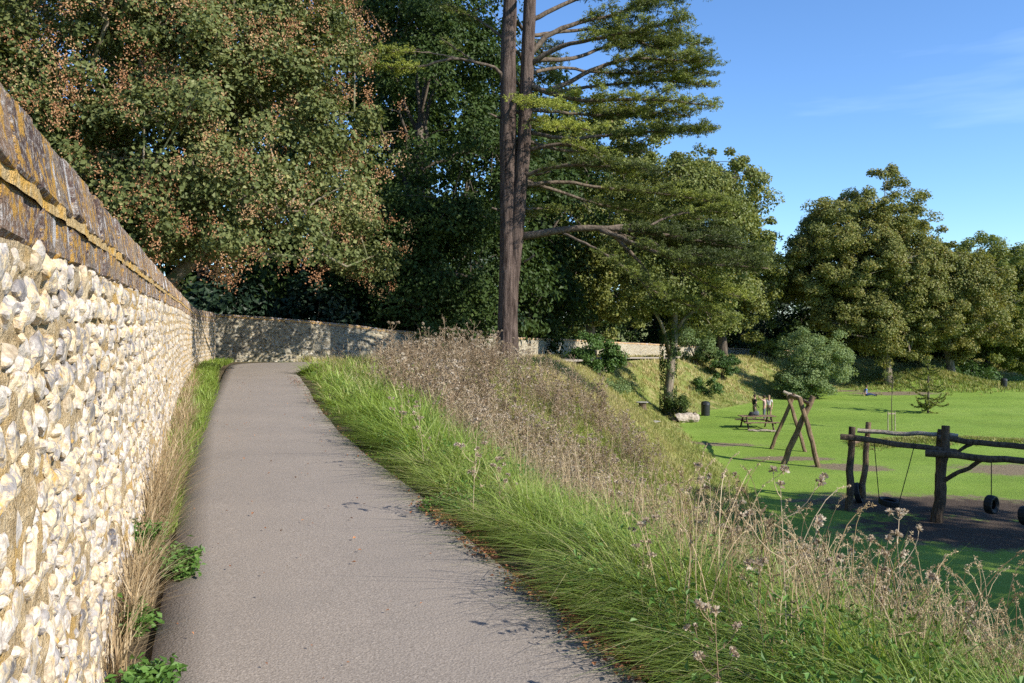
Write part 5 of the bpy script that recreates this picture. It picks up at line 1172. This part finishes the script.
# leafy green weeds at the foot of the wall and at the path edge
def weed(label, x, y, r, h, n, seed, leaf=.05):
    q = np.random.default_rng(seed); z = gz(x, y); root = empty('leafy_weed', (x, y, z), label, 'weed'); ns = max(8, int(n / 22)); st_ = MB(); lf = MB()
    for k in range(ns):
        a = q.random() * 6.28; rr = r * math.sqrt(q.random()); e = np.array([x + math.cos(a) * rr, y + math.sin(a) * rr, z + h * (.45 + .55 * q.random())]); P = bez((x, y, z - .02), (x + math.cos(a) * rr * .4, y + math.sin(a) * rr * .4, z + h * .4), e - [0, 0, h * .2], e, 7); st_.add(*tube(P, np.linspace(.004, .0015, 7), 4, cap=False), 0, .5)
        m = 22; t = .25 + .75 * q.random(m); pp = np.stack([np.interp(t * 6, range(7), P[:, c]) for c in range(3)], -1) + q.normal(size=(m, 3)) * .025; V, Fq = leaf_quads(pp, norm(q.normal(size=(m, 3)) * .5 + [0, 0, 1]), leaf * (.5 + .8 * q.random(m)), leaf * .5, .2, q); lf.add(V, Fq, 0, np.repeat(q.random(m), 4))
    lf.build('leaves', M['weed'], root); st_.build('stems', M['weed'], root)
def at_us(u, s): return US(u, s)
for (u, s, r, h, n, lab) in [(-.28, 3.25, .17, .24, 1500, 'leafy green weed clump at the wall foot nearest the viewer'), (-.20, 3.75, .10, .10, 500, 'small flat green weed beside the nearest leafy clump'), (-.14, 5.35, .15, .16, 900, 'green weed spreading from the dry grass onto the path edge'), (-.34, 5.7, .12, .34, 500, 'green weed standing in the dry grass against the wall'), (-.30, 4.5, .08, .12, 300, 'small green weed between the two larger ones at the wall')]:
    x, y = at_us(u, s); weed(lab, x, y, r, h, n, int(s * 100))
for (xx, yy, lab) in [(302 + 0, 505, ''), ] and [(432, 512, 'small green clump creeping over the right edge of the path'), (412, 424, 'green clump at the right edge farther up the path'), (545, 566, 'little green clump where brown leaves gather at the path edge')]:
    d = 1.6 * F / (yy - 318); weed(lab, px(xx, d) + .1, d, .20, .09, 700, xx, .04)
# fallen leaves
def litter(P2, v, size, name, label):
    n = len(P2); z = np.maximum(ground(P2[:, 0], P2[:, 1]), 0); onp = (sdist(P2[:, 0], P2[:, 1], PATH_R) < 0) & (sdist(P2[:, 0], P2[:, 1], PATH_L) > 0); z = np.where(onp, zplat(P2[:, 1]) + .05, z + .02)
    b = MB(); V, Fq = leaf_quads(np.column_stack([P2, z]), norm(q.normal(size=(n, 3)) * .35 + [0, 0, 1]), size, size * .7, .25, q); b.add(V, Fq, 0, np.repeat(v, 4)); o = b.build(name, M['litter']); tag(o, label, 'fallen leaves', kind='stuff')
q = np.random.default_rng(303); s_ = np.concatenate([q.uniform(3, 6.6, 4200), q.uniform(5, 22, 2200)]); n = len(s_)
u_ = np.interp(s_, [0, 6, 10, 15, 22], [1.82, 1.80, 1.76, 1.92, 2.25]) + .02 + .07 * q.normal(size=n) ; x, y = US(u_, s_); k = ((fbm(x * 1.2, y * 1.2, 8) > .45) & (q.random(n) < np.where(s_ < 6.6, .60, .30))) | (q.random(n) < .06)
litter(np.stack([x, y], -1)[k], q.random(n)[k], .012 + .026 * q.random(k.sum()), 'leaf_litter', 'brown and orange fallen leaves gathered along the right edge of the path')
n = 260; s_ = q.uniform(3.5, 28, n); u_ = q.uniform(-.2, 1.9, n); x, y = US(u_, s_); k = (sdist(x, y, PATH_R) < -.05) & (sdist(x, y, PATH_L) > .05)
litter(np.stack([x, y], -1)[k], .5 + .5 * q.random(k.sum()), .012 + .022 * q.random(k.sum()), 'scattered_leaves', 'few dry leaves and bits scattered over the path surface')
